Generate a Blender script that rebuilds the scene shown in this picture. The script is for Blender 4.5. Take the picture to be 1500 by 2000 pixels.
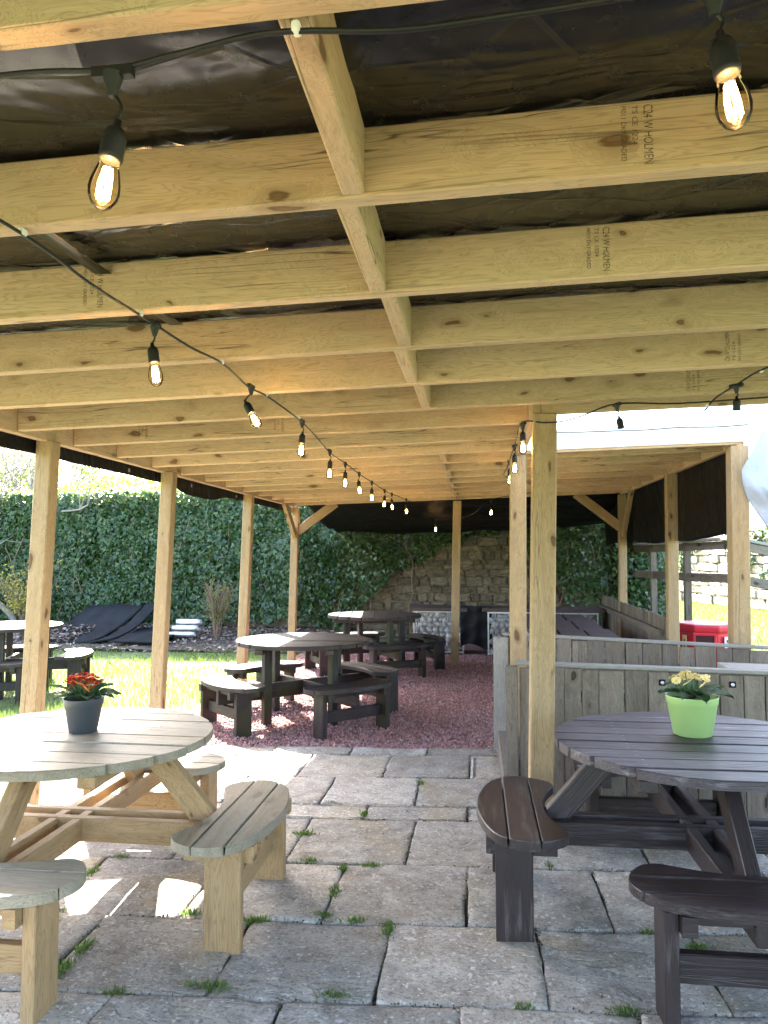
import bpy, bmesh, math, random
import numpy as np
from mathutils import Vector, Matrix, Quaternion
random.seed(7); rng = np.random.default_rng(7)
S = bpy.context.scene
C = S.collection
for o in list(bpy.data.objects): bpy.data.objects.remove(o)

# ------------------------------------------------------------------ camera, sky, sun, exposure
H = 1.45
F, VPX, VPY = 1480.0, 930.0, 1084.0            # focal length and depth vanishing point of the photo
pitch = math.atan((VPY-1000)/F); yaw = math.atan((VPX-750)/F*math.cos(pitch))
fw = Vector((-math.sin(yaw)*math.cos(pitch), math.cos(yaw)*math.cos(pitch), math.sin(pitch)))
cd = bpy.data.cameras.new('camera'); cam = bpy.data.objects.new('camera', cd); C.objects.link(cam)
cam.location = (0, 0, H); cam.rotation_euler = fw.to_track_quat('-Z', 'Y').to_euler()
cd.sensor_fit = 'VERTICAL'; cd.sensor_height = 24; cd.lens = F/2000*24; cd.clip_end = 2000; cd.clip_start = .05
S.camera = cam
SUN = Vector((-.68, 1.0, 1.0))                  # towards the sun
W = bpy.data.worlds.new('World'); S.world = W; W.use_nodes = True
wn = W.node_tree.nodes; bg = wn['Background']; sk = wn.new('ShaderNodeTexSky'); sk.sky_type = 'NISHITA'
sk.sun_disc = False; sk.sun_elevation = math.asin(SUN.normalized().z); sk.sun_rotation = math.atan2(SUN.x, SUN.y)
sk.air_density = 1.0; sk.dust_density = 2.5; sk.ozone_density = 1.0
W.node_tree.links.new(sk.outputs[0], bg.inputs[0]); bg.inputs[1].default_value = .15
sl = bpy.data.lights.new('sun', 'SUN'); sl.energy = 5.0; sl.angle = math.radians(.53); sl.color = (1, .95, .87)
so = bpy.data.objects.new('sun', sl); C.objects.link(so); so.rotation_euler = SUN.to_track_quat('Z', 'Y').to_euler()
S.view_settings.view_transform = 'Standard'; S.view_settings.look = 'None'; S.view_settings.gamma = 1
S.view_settings.exposure = 3.35
S.render.engine = 'CYCLES'
S.cycles.max_bounces = 6; S.cycles.diffuse_bounces = 4; S.cycles.glossy_bounces = 3; S.cycles.transparent_max_bounces = 8

# ------------------------------------------------------------------ materials
class NT:
    def __init__(s, name):
        s.m = bpy.data.materials.new(name); s.m.use_nodes = True; s.t = s.m.node_tree; s.n = s.t.nodes
        s.b = s.n['Principled BSDF']; s.out = s.n['Material Output']
    def new(s, typ, **kw):
        nd = s.n.new('ShaderNode'+typ)
        for k, v in kw.items():
            if k.startswith('i_'):
                key = k[2:]; key = int(key) if key.isdigit() else key.replace('_', ' ')
                inp = nd.inputs[key]
                if hasattr(v, 'is_output') or hasattr(v, 'links'): s.t.links.new(v, inp)
                else: inp.default_value = v
            else: setattr(nd, k, v)
        return nd
    def link(s, a, b): s.t.links.new(a, b)
    def math(s, op, a, b=0.5):
        n = s.new('Math', operation=op)
        for i, v in enumerate((a, b)):
            if hasattr(v, 'links'): s.link(v, n.inputs[i])
            else: n.inputs[i].default_value = v
        return n.outputs[0]
    def mix(s, f, a, b, mode='MIX'):
        n = s.new('Mix', data_type='RGBA', blend_type=mode)
        for i, v in ((0, f), (6, a), (7, b)):
            if hasattr(v, 'links'): s.link(v, n.inputs[i])
            else: n.inputs[i].default_value = v if i == 0 else (*v[:3], 1)
        return n.outputs[2]
    def ramp(s, f, stops):
        n = s.new('ValToRGB'); s.link(f, n.inputs[0]); e = n.color_ramp.elements
        while len(e) < len(stops): e.new(.5)
        for q, (p, c) in zip(e, stops):
            q.position = p; q.color = (c, c, c, 1) if isinstance(c, (int, float)) else (*c, 1)
        return n.outputs[0]
    def coords(s, kind='Object', rnd=True):
        tc = s.new('TexCoord'); v = tc.outputs[kind]
        if rnd:
            oi = s.new('ObjectInfo'); mu = s.new('VectorMath', operation='SCALE'); mu.inputs[0].default_value = (53, 31, 17)
            s.link(oi.outputs['Random'], mu.inputs['Scale'])
            ad = s.new('VectorMath', operation='ADD'); s.link(v, ad.inputs[0]); s.link(mu.outputs[0], ad.inputs[1]); v = ad.outputs[0]
            s.rnd = oi.outputs['Random']
        return v
    def scale(s, v, xyz):
        n = s.new('VectorMath', operation='MULTIPLY'); s.link(v, n.inputs[0]); n.inputs[1].default_value = xyz; return n.outputs[0]
    def noise(s, v, sc, det=4, rough=.55, dist=0):
        n = s.new('TexNoise'); s.link(v, n.inputs['Vector']); n.inputs['Scale'].default_value = sc
        n.inputs['Detail'].default_value = det; n.inputs['Roughness'].default_value = rough; n.inputs['Distortion'].default_value = dist
        return n.outputs[0]
    def bump(s, h, st, d=.01):
        n = s.new('Bump'); n.inputs['Strength'].default_value = st; n.inputs['Distance'].default_value = d
        s.link(h, n.inputs['Height']); s.link(n.outputs[0], s.b.inputs['Normal']); return n
    def set(s, col=None, rough=None, metal=None, spec=None):
        for k, v in (('Base Color', col), ('Roughness', rough), ('Metallic', metal), ('Specular IOR Level', spec)):
            if v is None: continue
            if hasattr(v, 'links'): s.link(v, s.b.inputs[k])
            elif isinstance(v, tuple): s.b.inputs[k].default_value = (*v[:3], 1)
            else: s.b.inputs[k].default_value = v

def wood(name, c1, c2, knot=(.16, .08, .03), kn=1.0, rough=.65, crack=0.0, wear_or_sheen=None, green=0.0, bump=.25, tint=.2, spec=.3, ringk=.46):
    t = NT(name); v = t.coords()
    wob = t.noise(t.scale(v, (1.1, 3, 3)), 1.0, 1)
    wc = t.new('TexNoise'); t.link(t.scale(v, (9, 22, 22)), wc.inputs['Vector']); wc.inputs['Scale'].default_value = 1.0; wc.inputs['Detail'].default_value = 1
    wobc = t.scale(wc.outputs['Color'], (.42, .42, .42))
    wobv = t.new('VectorMath', operation='SCALE'); wobv.inputs[0].default_value = (0, 1.3, 1.3); t.link(wob, wobv.inputs['Scale'])
    # knots
    vo = t.new('TexVoronoi'); kd = t.new('VectorMath', operation='ADD'); t.link(t.scale(v, (4.6, 10.5, 10.5)), kd.inputs[0]); t.link(wobc, kd.inputs[1]); t.link(kd.outputs[0], vo.inputs['Vector']); vo.inputs['Scale'].default_value = 1.0
    sep = t.new('SeparateColor'); t.link(vo.outputs['Color'], sep.inputs[0]); pick = t.math('GREATER_THAN', sep.outputs[0], .45)
    halo = t.math('MULTIPLY', t.ramp(vo.outputs['Distance'], [(.05, 1), (.62, 0)]), pick)
    va = t.new('VectorMath', operation='ADD'); t.link(t.scale(v, (.5, 8, 8)), va.inputs[0]); t.link(wobv.outputs[0], va.inputs[1])
    hv = t.new('VectorMath', operation='SCALE'); hv.inputs[0].default_value = (0, .9, .9); t.link(halo, hv.inputs['Scale'])
    vb = t.new('VectorMath', operation='ADD'); t.link(va.outputs[0], vb.inputs[0]); t.link(hv.outputs[0], vb.inputs[1])
    g1 = t.noise(vb.outputs[0], 2.6, 3, .6, .3)
    rings = t.math('FRACT', t.math('MULTIPLY', g1, 17.0)); rl = t.ramp(rings, [(.0, 1), (.22, .1), (.75, 0), (1.0, 1)])
    g2 = t.noise(t.scale(v, (4, 150, 150)), 1.0, 2, .6)
    f = t.math('ADD', t.math('MULTIPLY', g1, .75), t.math('ADD', t.math('MULTIPLY', rl, .10), t.math('MULTIPLY', g2, .32)))
    col = t.mix(t.ramp(f, [(.32, 0), (.86, 1)]), c1, c2)
    col = t.mix(t.math('MULTIPLY', rl, ringk), col, tuple(q*.62 for q in c2))
    dn = t.math('ADD', t.math('DIVIDE', vo.outputs['Distance'], t.math('ADD', t.math('MULTIPLY', sep.outputs[1], .95), .30)), t.math('MULTIPLY', g2, .10))
    stn = t.ramp(t.noise(t.scale(v, (.9, 7, 7)), 1.0, 3, .6), [(.55, 0), (.72, 1)]); col = t.mix(t.math('MULTIPLY', stn, .28), col, tuple(a*b for a, b in zip(c2, (.80, .62, .50))))
    k = t.math('MULTIPLY', t.ramp(dn, [(.14, .85), (.185, 1), (.215, .35), (.38, 0)]), t.math('MULTIPLY', pick, kn))
    col = t.mix(k, col, knot)
    br = t.math('ADD', t.math('MULTIPLY', t.rnd, tint*2), 1-tint)
    hsv = t.new('HueSaturation'); t.link(col, hsv.inputs['Color']); t.link(br, hsv.inputs['Value']); col = hsv.outputs[0]
    if wear_or_sheen:   # paler streaks: worn stain, plus painted sky sheen on the dark tabletop
        wn_ = t.noise(t.scale(v, (3, 40, 40)), 1.0, 4, .7); wb = t.noise(v, 3.0, 2)
        m = t.ramp(t.math('ADD', t.math('MULTIPLY', wn_, .7), t.math('MULTIPLY', wb, .4)), [(.60, 0), (.70, 1)])
        col = t.mix(t.math('MULTIPLY', m, wear_or_sheen[3]), col, wear_or_sheen[:3])
    if green:
        gm = t.ramp(t.noise(v, 2.3, 3, .6), [(.50, 0), (.68, 1)])
        col = t.mix(t.math('MULTIPLY', gm, green), col, (.06, .078, .02))
    hgt = g2
    if crack:
        cn = t.noise(t.scale(v, (.8, 24, 24)), 1.0, 2, .5, .3)
        cm = t.ramp(t.math('ABSOLUTE', t.math('SUBTRACT', cn, .5)), [(.0, 1), (.012, 0)])
        cm = t.math('MULTIPLY', cm, t.ramp(wob, [(.5, 0), (.6, 1)]))
        col = t.mix(t.math('MULTIPLY', cm, crack), col, (.02, .015, .01)); hgt = t.math('SUBTRACT', hgt, t.math('MULTIPLY', cm, 1.2))
    t.set(col, rough, spec=spec); t.bump(hgt, bump, .004)
    return t.m

def simple(name, col, rough=.6, metal=0.0, var=.15, sc=8, bump=0.0, bsc=30, spec=.5, kind='Object', bd=.01, tint=0.0):
    t = NT(name); v = t.coords(kind)
    n = t.noise(v, sc, 5, .6)
    c = t.mix(t.ramp(n, [(.3, 0), (.7, 1)]), tuple(x*(1-var) for x in col), tuple(min(1, x*(1+var)) for x in col))
    if tint: hs = t.new('HueSaturation'); t.link(c, hs.inputs['Color']); t.link(t.math('ADD', t.math('MULTIPLY', t.rnd, 2*tint), 1-tint), hs.inputs['Value']); c = hs.outputs[0]
    t.set(c, rough, metal, spec)
    if bump: t.bump(t.noise(v, bsc, 3, .65), bump, bd)
    return t.m

def island(name, cols, rough=.5, trans=0.0, tcol=(.2, .35, .05), spec=.4, var=.35):
    """colour drawn per mesh island: leaves, gravel chips, grass blades"""
    t = NT(name); g = t.new('NewGeometry'); r = g.outputs['Random Per Island']
    n = len(cols); c = t.ramp(r, [(i/max(1, n-1), q) for i, q in enumerate(cols)])
    wn_ = t.new('TexWhiteNoise', noise_dimensions='1D'); t.link(r, wn_.inputs['W'])
    hsv = t.new('HueSaturation'); t.link(c, hsv.inputs['Color']); t.link(t.math('ADD', t.math('MULTIPLY', wn_.outputs[0], var*2), 1-var), hsv.inputs['Value'])
    t.set(hsv.outputs[0], rough, spec=spec)
    if trans:
        tr = t.new('BsdfTranslucent'); tr.inputs[0].default_value = (*tcol, 1)
        mx = t.new('MixShader'); mx.inputs[0].default_value = trans
        t.link(t.b.outputs[0], mx.inputs[1]); t.link(tr.outputs[0], mx.inputs[2]); t.link(mx.outputs[0], t.out.inputs[0])
    return t.m

M = {}
M['pine'] = wood('treated_pine', (.71, .505, .325), (.50, .345, .20), (.15, .07, .025), .95, .62, crack=.8, tint=.13)
M['post'] = wood('post_pine', (.49, .345, .19), (.31, .21, .11), (.11, .055, .022), 1.0, .66, crack=.6, tint=.08)
M['nat'] = wood('natural_table_wood', (.43, .285, .14), (.27, .17, .08), (.10, .05, .02), .9, .6, crack=.4, tint=.08)
M['nat_top'] = wood('weathered_table_wood', (.35, .305, .225), (.20, .165, .11), (.09, .065, .04), .7, .55, crack=.6, tint=.1, green=.12)
M['dark'] = wood('dark_stained_wood', (.038, .0235, .0235), (.018, .0112, .0115), (.008, .006, .006), .5, .42, crack=.9, wear_or_sheen=(.20, .17, .165, .36), tint=.15, bump=.45, spec=.5)
M['dark_old'] = wood('old_dark_stained_wood', (.036, .024, .023), (.018, .012, .012), (.008, .006, .005), .5, .55, crack=.8, wear_or_sheen=(.14, .12, .11, .25), tint=.18, green=.4, bump=.4, spec=.3)
M['dark_top'] = wood('worn_sheen_dark_tabletop', (.088, .067, .074), (.030, .021, .0235), (.01, .008, .008), .4, .45, crack=1.0, wear_or_sheen=(.26, .235, .26, .55), tint=.15, bump=.8, spec=.5, ringk=.5)  # lavender tone and strong pale streaks paint sky sheen onto the worn planks
M['grey'] = wood('weathered_grey_wood', (.27, .23, .185), (.13, .105, .085), (.04, .03, .022), 1.0, .85, crack=1.0, tint=.2, bump=.6, spec=.15)
M['pale'] = wood('pale_weathered_wood', (.36, .34, .31), (.23, .21, .185), (.12, .1, .08), .6, .85, crack=.8, tint=.08, bump=.5, spec=.15)

def slab_mat():
    t = NT('riven_sandstone'); v = t.coords(); 
    big = t.noise(v, 2.2, 2, .5); med = t.noise(v, 8, 4, .68, .4); fine = t.noise(v, 75, 2, .7); fl = t.noise(v, 48, 2, .6)
    col = t.mix(t.ramp(med, [(.3, 0), (.72, 1)]), (.25, .225, .19), (.52, .48, .425))
    col = t.mix(t.math('MULTIPLY', t.ramp(big, [(.52, 0), (.70, 1)]), .55), col, (.36, .29, .17))
    col = t.mix(t.math('MULTIPLY', t.ramp(fine, [(.38, 1), (.48, 0)]), .5), col, (.11, .10, .09))
    col = t.mix(t.math('MULTIPLY', t.ramp(fl, [(.60, 0), (.67, 1)]), .65), col, (.66, .64, .60))
    hsv = t.new('HueSaturation'); t.link(col, hsv.inputs['Color']); t.link(t.math('ADD', t.math('MULTIPLY', t.rnd, .38), .80), hsv.inputs['Value'])
    t.set(hsv.outputs[0], .8, spec=.25)
    ly = t.noise(t.scale(v, (2.0, 5, 1)), 2.0, 3, .55, 1.2); st = t.ramp(ly, [(.40, 0), (.44, .5), (.55, .55), (.58, 1)])
    h = t.math('ADD', t.math('MULTIPLY', st, .5), t.math('ADD', t.math('MULTIPLY', med, .6), t.math('MULTIPLY', fine, .22)))
    t.bump(h, .95, .014); return t.m
M['slab'] = slab_mat()
M['joint'] = simple('joint_soil', (.07, .055, .042), .95, var=.4, sc=30, bump=.6, bsc=80)
M['soil'] = simple('bed_soil', (.085, .062, .048), .95, var=.4, sc=6, bump=.7, bsc=25, bd=.04)
M['lawn'] = simple('lawn_ground', (.11, .14, .05), .95, var=.35, sc=3, bump=.5, bsc=50)
M['gravel_bed'] = simple('gravel_bed_red', (.25, .125, .115), .95, var=.35, sc=60, bump=.8, bsc=90)
M['chip'] = island('red_granite_chip', [(.29, .14, .125), (.41, .215, .195), (.50, .29, .27), (.34, .165, .155), (.57, .43, .40)], .75, var=.3)
M['grass'] = island('grass_blade', [(.07, .12, .02), (.10, .155, .03), (.15, .19, .05), (.22, .22, .09)], .55, .35, (.22, .34, .05))
M['weed'] = island('weed_leaf', [(.045, .095, .016), (.07, .13, .024), (.04, .08, .022), (.11, .13, .04)], .5, .3, (.2, .35, .05))
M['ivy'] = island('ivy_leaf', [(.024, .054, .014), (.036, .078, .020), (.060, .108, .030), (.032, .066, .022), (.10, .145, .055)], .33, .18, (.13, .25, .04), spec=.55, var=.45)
M['ivy_top'] = island('pale_or_rimlit_leaf', [(.09, .14, .04), (.13, .19, .05), (.2, .23, .09)], .4, .35, (.3, .4, .1))  # on the ivy crest this paler green paints in the backlit rim
M['hedge'] = island('hedge_leaf', [(.13, .19, .04), (.19, .25, .05), (.10, .16, .035)], .5, .4, (.35, .45, .08))
M['yellow'] = island('forsythia_bloom', [(.55, .42, .05), (.22, .22, .06), (.42, .34, .06), (.14, .16, .05)], .6, .3, (.6, .5, .1))
M['blossom'] = island('pale_bud', [(.50, .45, .40), (.42, .40, .28), (.58, .52, .48)], .7, .4, (.6, .55, .45))
M['dry'] = island('dry_leaf', [(.30, .22, .17), (.20, .13, .09), (.40, .32, .27), (.13, .085, .065)], .8, .1, (.4, .3, .2))
M['bark'] = simple('pale_bark', (.26, .23, .20), .9, var=.35, sc=20, bump=.6, bsc=40)
M['twig'] = simple('dry_twig', (.24, .16, .10), .9, var=.3, sc=20)
M['stone'] = simple('rubble_stone', (.27, .215, .145), .9, var=.45, sc=4, bump=.9, bsc=9, spec=.2, bd=.1, tint=.35)
M['stone_pale'] = simple('pale_rubble_stone', (.44, .38, .30), .9, var=.4, sc=4, bump=.9, bsc=9, spec=.2, bd=.1, tint=.3)
M['mortar'] = simple('lime_mortar', (.26, .215, .155), .95, var=.35, sc=9, bump=.8, bsc=40)
M['cobble'] = simple('grey_cobble', (.42, .40, .38), .7, var=.3, sc=4, bump=.25, bsc=12, tint=.35)
M['galv'] = simple('galvanised_steel', (.62, .64, .66), .38, .85, var=.15, sc=14)
M['tile'] = simple('brown_rubber_tile', (.085, .052, .045), .75, var=.25, sc=10, bump=.4, bsc=120)
M['rubber'] = simple('black_rubber', (.014, .0145, .016), .75, var=.5, sc=4, bump=.4, bsc=25, spec=.2)
M['cable'] = simple('black_cable', (.006, .006, .0065), .5, var=.1)
M['clip'] = simple('white_clip', (.8, .8, .78), .5, var=.05)
M['ink'] = simple('stamp_ink', (.07, .055, .03), .8, var=.3, sc=60)
def patchy(m):
    t = m.node_tree; n = t.nodes; tr = n.new('ShaderNodeBsdfTransparent'); mx = n.new('ShaderNodeMixShader'); tc = n.new('ShaderNodeTexCoord'); no = n.new('ShaderNodeTexNoise'); ra = n.new('ShaderNodeValToRGB')
    no.inputs['Scale'].default_value = 90; ra.color_ramp.elements[0].position = .50; ra.color_ramp.elements[1].position = .72
    t.links.new(tc.outputs['Generated'], no.inputs['Vector']); no.inputs['Scale'].default_value = 9; t.links.new(no.outputs[0], ra.inputs[0]); t.links.new(ra.outputs[0], mx.inputs[0])
    t.links.new(n['Principled BSDF'].outputs[0], mx.inputs[1]); t.links.new(tr.outputs[0], mx.inputs[2]); t.links.new(mx.outputs[0], n['Material Output'].inputs[0])
patchy(M['ink'])
M['screw'] = simple('screw_head', (.25, .24, .22), .45, .8, var=.1)
M['pot_grey'] = simple('grey_plastic', (.055, .065, .078), .42, var=.08)
M['pot_green'] = simple('lime_plastic', (.36, .53, .20), .45, var=.05)
M['leaf'] = simple('primrose_leaf', (.055, .13, .035), .5, var=.35, sc=30, bump=.8, bsc=70)
M['red_petal'] = simple('red_petal', (.55, .03, .012), .55, var=.3, sc=40)
M['orange_petal'] = simple('orange_petal', (.75, .16, .02), .55, var=.3, sc=40)
M['cream_petal'] = simple('cream_petal', (.85, .68, .30), .55, var=.15, sc=40)
M['eye'] = simple('yellow_eye', (.8, .5, .04), .6, var=.1)
M['red_plastic'] = simple('red_toy_plastic', (.62, .028, .045), .35, var=.06)
M['hollow'] = simple('hollow_shade_plastic', (.05, .006, .008), .6, var=.1)  # darkened red, stands in for the shade inside the toy's opening
M['white_print'] = simple('white_print', (.8, .8, .78), .5, var=.04)
M['dark_print'] = simple('dark_print', (.05, .06, .09), .5, var=.1)
M['yellow_print'] = simple('yellow_print', (.75, .62, .28), .5, var=.1)
M['fascia'] = simple('white_fascia', (.80, .80, .78), .5, var=.05, sc=4)
M['hill'] = simple('far_field', (.10, .14, .05), .95, var=.3, sc=.05)

def tarp_mat(name, col, rough, bump=.5):
    t = NT(name); v = t.coords(rnd=False)
    n1 = t.noise(t.scale(v, (1, 1.8, 1)), 2.0, 2, .5, 1.2); n2 = t.noise(v, 18, 3, .7)
    vo = t.new('TexVoronoi', feature='DISTANCE_TO_EDGE'); t.link(t.scale(v, (1, 1.5, 1)), vo.inputs['Vector']); vo.inputs['Scale'].default_value = 4.5
    cr = t.ramp(vo.outputs[0], [(0, 1), (.06, .3), (.2, 0)])
    c = t.mix(t.ramp(n2, [(.35, 0), (.75, 1)]), tuple(x*.8 for x in col), tuple(x*1.2 for x in col)); t.set(c, rough, spec=.5)
    t.link(t.math('ADD', t.math('MULTIPLY', n2, .22), rough-.11), t.b.inputs['Roughness'])
    t.bump(t.math('ADD', t.math('ADD', n1, t.math('MULTIPLY', n2, .012)), t.math('MULTIPLY', cr, .05)), bump, .07); return t.m
M['tarp'] = tarp_mat('black_tarpaulin', (.014, .011, .010), .25)
M['silver'] = simple('silver_tarpaulin', (.40, .43, .50), .5, var=.05, sc=2, bump=.5, bsc=5, bd=.03)
M['tarp_matt'] = tarp_mat('matt_black_tarpaulin', (.009, .0085, .0085), .6); M['tarp_matt'].node_tree.nodes['Principled BSDF'].inputs['Specular IOR Level'].default_value = .15
M['strip'] = simple('black_seam_tape', (.012, .012, .012), .3, var=.1)

def glass_mat():
    t = NT('amber_bulb_glass'); tr = t.new('BsdfTransparent'); tr.inputs[0].default_value = (1, .90, .74, 1)
    gl = t.new('BsdfGlossy'); gl.inputs['Roughness'].default_value = .03; fr = t.new('Fresnel'); fr.inputs[0].default_value = 1.18
    mx = t.new('MixShader'); t.link(fr.outputs[0], mx.inputs[0]); t.link(tr.outputs[0], mx.inputs[1]); t.link(gl.outputs[0], mx.inputs[2])
    t.link(mx.outputs[0], t.out.inputs[0]); return t.m
M['glass'] = glass_mat()
def emit(name, col, st):
    t = NT(name); e = t.new('Emission'); e.inputs[0].default_value = (*col, 1); e.inputs[1].default_value = st
    t.link(e.outputs[0], t.out.inputs[0]); t.m.cycles.emission_sampling = 'NONE'; return t.m
M['filament'] = emit('glowing_filament', (1, .62, .25), 26)

# ------------------------------------------------------------------ helpers
def tag(o, label=None, cat=None, group=None, kind=None):
    for k, v in (('label', label), ('category', cat), ('group', group), ('kind', kind)):
        if v: o[k] = v
    return o
def obj(name, me, mat=None, parent=None, loc=None, rot=None, smooth=False):
    if isinstance(me, bmesh.types.BMesh):
        bm = me; me = bpy.data.meshes.new(name); bm.to_mesh(me); bm.free()
    if mat is not None and not me.materials: me.materials.append(M[mat] if isinstance(mat, str) else mat)
    if smooth: me.shade_smooth()
    o = bpy.data.objects.new(name, me); C.objects.link(o)
    if parent: o.parent = parent
    if loc is not None: o.location = loc
    if rot is not None: o.rotation_euler = rot
    return o
def empty(name, loc=(0, 0, 0), rz=0, label=None, cat=None, group=None):
    o = bpy.data.objects.new(name, None); C.objects.link(o); o.location = loc; o.rotation_euler = (0, 0, rz); o.empty_display_size = .1
    return tag(o, label, cat, group)
def mesh_np(name, V, Fc, mats=None):
    me = bpy.data.meshes.new(name); V = np.asarray(V, np.float32).reshape(-1, 3); Fc = np.asarray(Fc, np.int32); k = Fc.shape[1]
    me.vertices.add(len(V)); me.vertices.foreach_set('co', V.ravel())
    me.loops.add(Fc.size); me.loops.foreach_set('vertex_index', Fc.ravel())
    me.polygons.add(len(Fc)); me.polygons.foreach_set('loop_start', np.arange(0, Fc.size, k, dtype=np.int32))
    me.update(calc_edges=True); me.validate(); return me
def box_bm(L, w, h, bev=.004, seg=1):
    bm = bmesh.new(); bmesh.ops.create_cube(bm, size=1); bmesh.ops.scale(bm, vec=(L, w, h), verts=bm.verts)
    if bev: bmesh.ops.bevel(bm, geom=bm.edges[:], offset=min(bev, .3*min(L, w, h)), segments=seg, affect='EDGES', profile=.5)
    return bm
def box(name, c, dims, mat, parent=None, rot=None, bev=.004):
    return obj(name, box_bm(*dims, bev), mat, parent, c, rot)
def bar(name, p0, p1, w, h, mat, parent=None, bev=.004, upv=(0, 0, 1)):
    """timber from p0 to p1; its grain runs along local X, w across, h along upv"""
    p0, p1 = Vector(p0), Vector(p1); x = (p1-p0); L = x.length; x.normalize()
    u = Vector(upv); 
    if abs(x.dot(u)) > .98: u = Vector((0, 1, 0))
    y = u.cross(x).normalized(); z = x.cross(y)
    o = obj(name, box_bm(L, w, h, bev), mat, parent)
    R = Matrix((x, y, z)).transposed().to_4x4(); R.translation = (p0+p1)/2
    o.matrix_local = R; return o
def tube_np(pts, rad, n=6, V=None, Fc=None):
    """tapered tube through pts appended to V, Fc"""
    pts = [Vector(p) for p in pts]; base = len(V); m = len(pts); fr = None
    for i, p in enumerate(pts):
        t = (pts[min(i+1, m-1)]-pts[max(i-1, 0)]).normalized()
        if fr is None: fr = t.orthogonal().normalized()
        else: fr = (fr-t*fr.dot(t)).normalized()
        b = t.cross(fr); r = rad[i] if hasattr(rad, '__len__') else rad
        for k in range(n):
            a = 2*math.pi*k/n; q = p+(fr*math.cos(a)+b*math.sin(a))*r; V.append((q.x, q.y, q.z))
    for i in range(m-1):
        for k in range(n):
            k2 = (k+1) % n; Fc.append((base+i*n+k, base+i*n+k2, base+(i+1)*n+k2, base+(i+1)*n+k))
def tube(name, pts, rad, mat, parent=None, n=6, smooth=True):
    V, Fc = [], []; tube_np(pts, rad, n, V, Fc); me = mesh_np(name, V, Fc)
    bm = bmesh.new(); bm.from_mesh(me); bmesh.ops.holes_fill(bm, edges=bm.edges[:], sides=n+1); bm.to_mesh(me); bm.free()
    return obj(name, me, mat, parent, smooth=smooth)
def lathe_me(name, prof, n=24, cap0=True, cap1=False):
    V, Fc = [], []
    for r, z in prof:
        for k in range(n): a = 2*math.pi*k/n; V.append((r*math.cos(a), r*math.sin(a), z))
    for i in range(len(prof)-1):
        for k in range(n): k2 = (k+1) % n; Fc.append((i*n+k, i*n+k2, (i+1)*n+k2, (i+1)*n+k))
    me = bpy.data.meshes.new(name); faces = [tuple(f) for f in Fc]
    if cap0: faces.append(tuple(range(n-1, -1, -1)))
    if cap1: faces.append(tuple(range((len(prof)-1)*n, len(prof)*n)))
    me.from_pydata(V, [], faces); me.update(); return me
def wavy(x, y, seed, f=1.0):
    r = np.random.default_rng(seed); s = 0
    for k in range(7):
        a = r.uniform(0, 6.28); q = f*r.uniform(.6, 2.6); s = s+np.sin((x*math.cos(a)+y*math.sin(a))*q*2+r.uniform(0, 6.28))/(.7+q/f*.5)
    return s/4
def smoothpts(pts, n=6):
    P = [Vector(p) for p in pts]; P = [P[0]*2-P[1]]+P+[P[-1]*2-P[-2]]; out = []
    for i in range(1, len(P)-2):
        a, b, c, d = P[i-1:i+3]
        for k in range(n):
            t = k/n; out.append(.5*((2*b)+(c-a)*t+(2*a-5*b+4*c-d)*t*t+(3*b-a-3*c+d)*t**3))
    out.append(P[-2]); return out

# scatter of small flat leaves: base outline placed at pos with frames
IVY = np.array([(0, -.05), (.42, -.12), (.5, .28), (.28, .36), (0, 1.0), (-.28, .36), (-.5, .28), (-.42, -.12)])
OVAL = np.array([(0, 0), (.28, .3), (.26, .7), (0, 1.0), (-.26, .7), (-.28, .3)])
BLADE = np.array([(-.5, 0), (.5, 0), (0, 1.0)])
def leaves(name, pos, nrm, size, mat, outline=IVY, parent=None, droop=None, fold=.12, upmix=None):
    n = len(pos); pos = np.asarray(pos, float); nrm = nrm/np.linalg.norm(nrm, axis=1, keepdims=True)
    d = np.asarray(droop, float) if droop is not None else rng.normal(size=(n, 3))
    d = d-nrm*(d*nrm).sum(1, keepdims=True); d /= np.linalg.norm(d, axis=1, keepdims=True)+1e-9
    s = np.cross(nrm, d); k = len(outline); size = np.asarray(size).reshape(-1, 1, 1)
    fo = -fold*np.abs(outline[:, 0])-fold*.6*outline[:, 1]**2
    V = pos[:, None, :]+size*(outline[None, :, 0, None]*s[:, None, :]+outline[None, :, 1, None]*d[:, None, :]+fo[None, :, None]*nrm[:, None, :])
    if k == 3: Fc = np.arange(n*3).reshape(n, 3)
    else:
        # quads across the midrib
        idx = np.arange(k); q = []
        i, j = 0, 1
        half = k//2
        for a in range(half):
            lo = (a, (k-a) % k); hi = (a+1, (k-a-1) % k)
            if lo[0] == lo[1]: q.append((lo[0], hi[0], hi[1], hi[1]))
            elif hi[0] == hi[1]: q.append((lo[0], hi[0], lo[1], lo[1]))
            else: q.append((lo[0], hi[0], hi[1], lo[1]))
        tri = []
        for f in q:
            u = list(dict.fromkeys(f))
            if len(u) == 4: tri += [(u[0], u[1], u[2]), (u[0], u[2], u[3])]
            else: tri.append(tuple(u))
        tri = np.array(tri); Fc = (tri[None]+(np.arange(n)*k)[:, None, None]).reshape(-1, 3)
    return obj(name, mesh_np(name, V.reshape(-1, 3), Fc), mat, parent)

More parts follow.
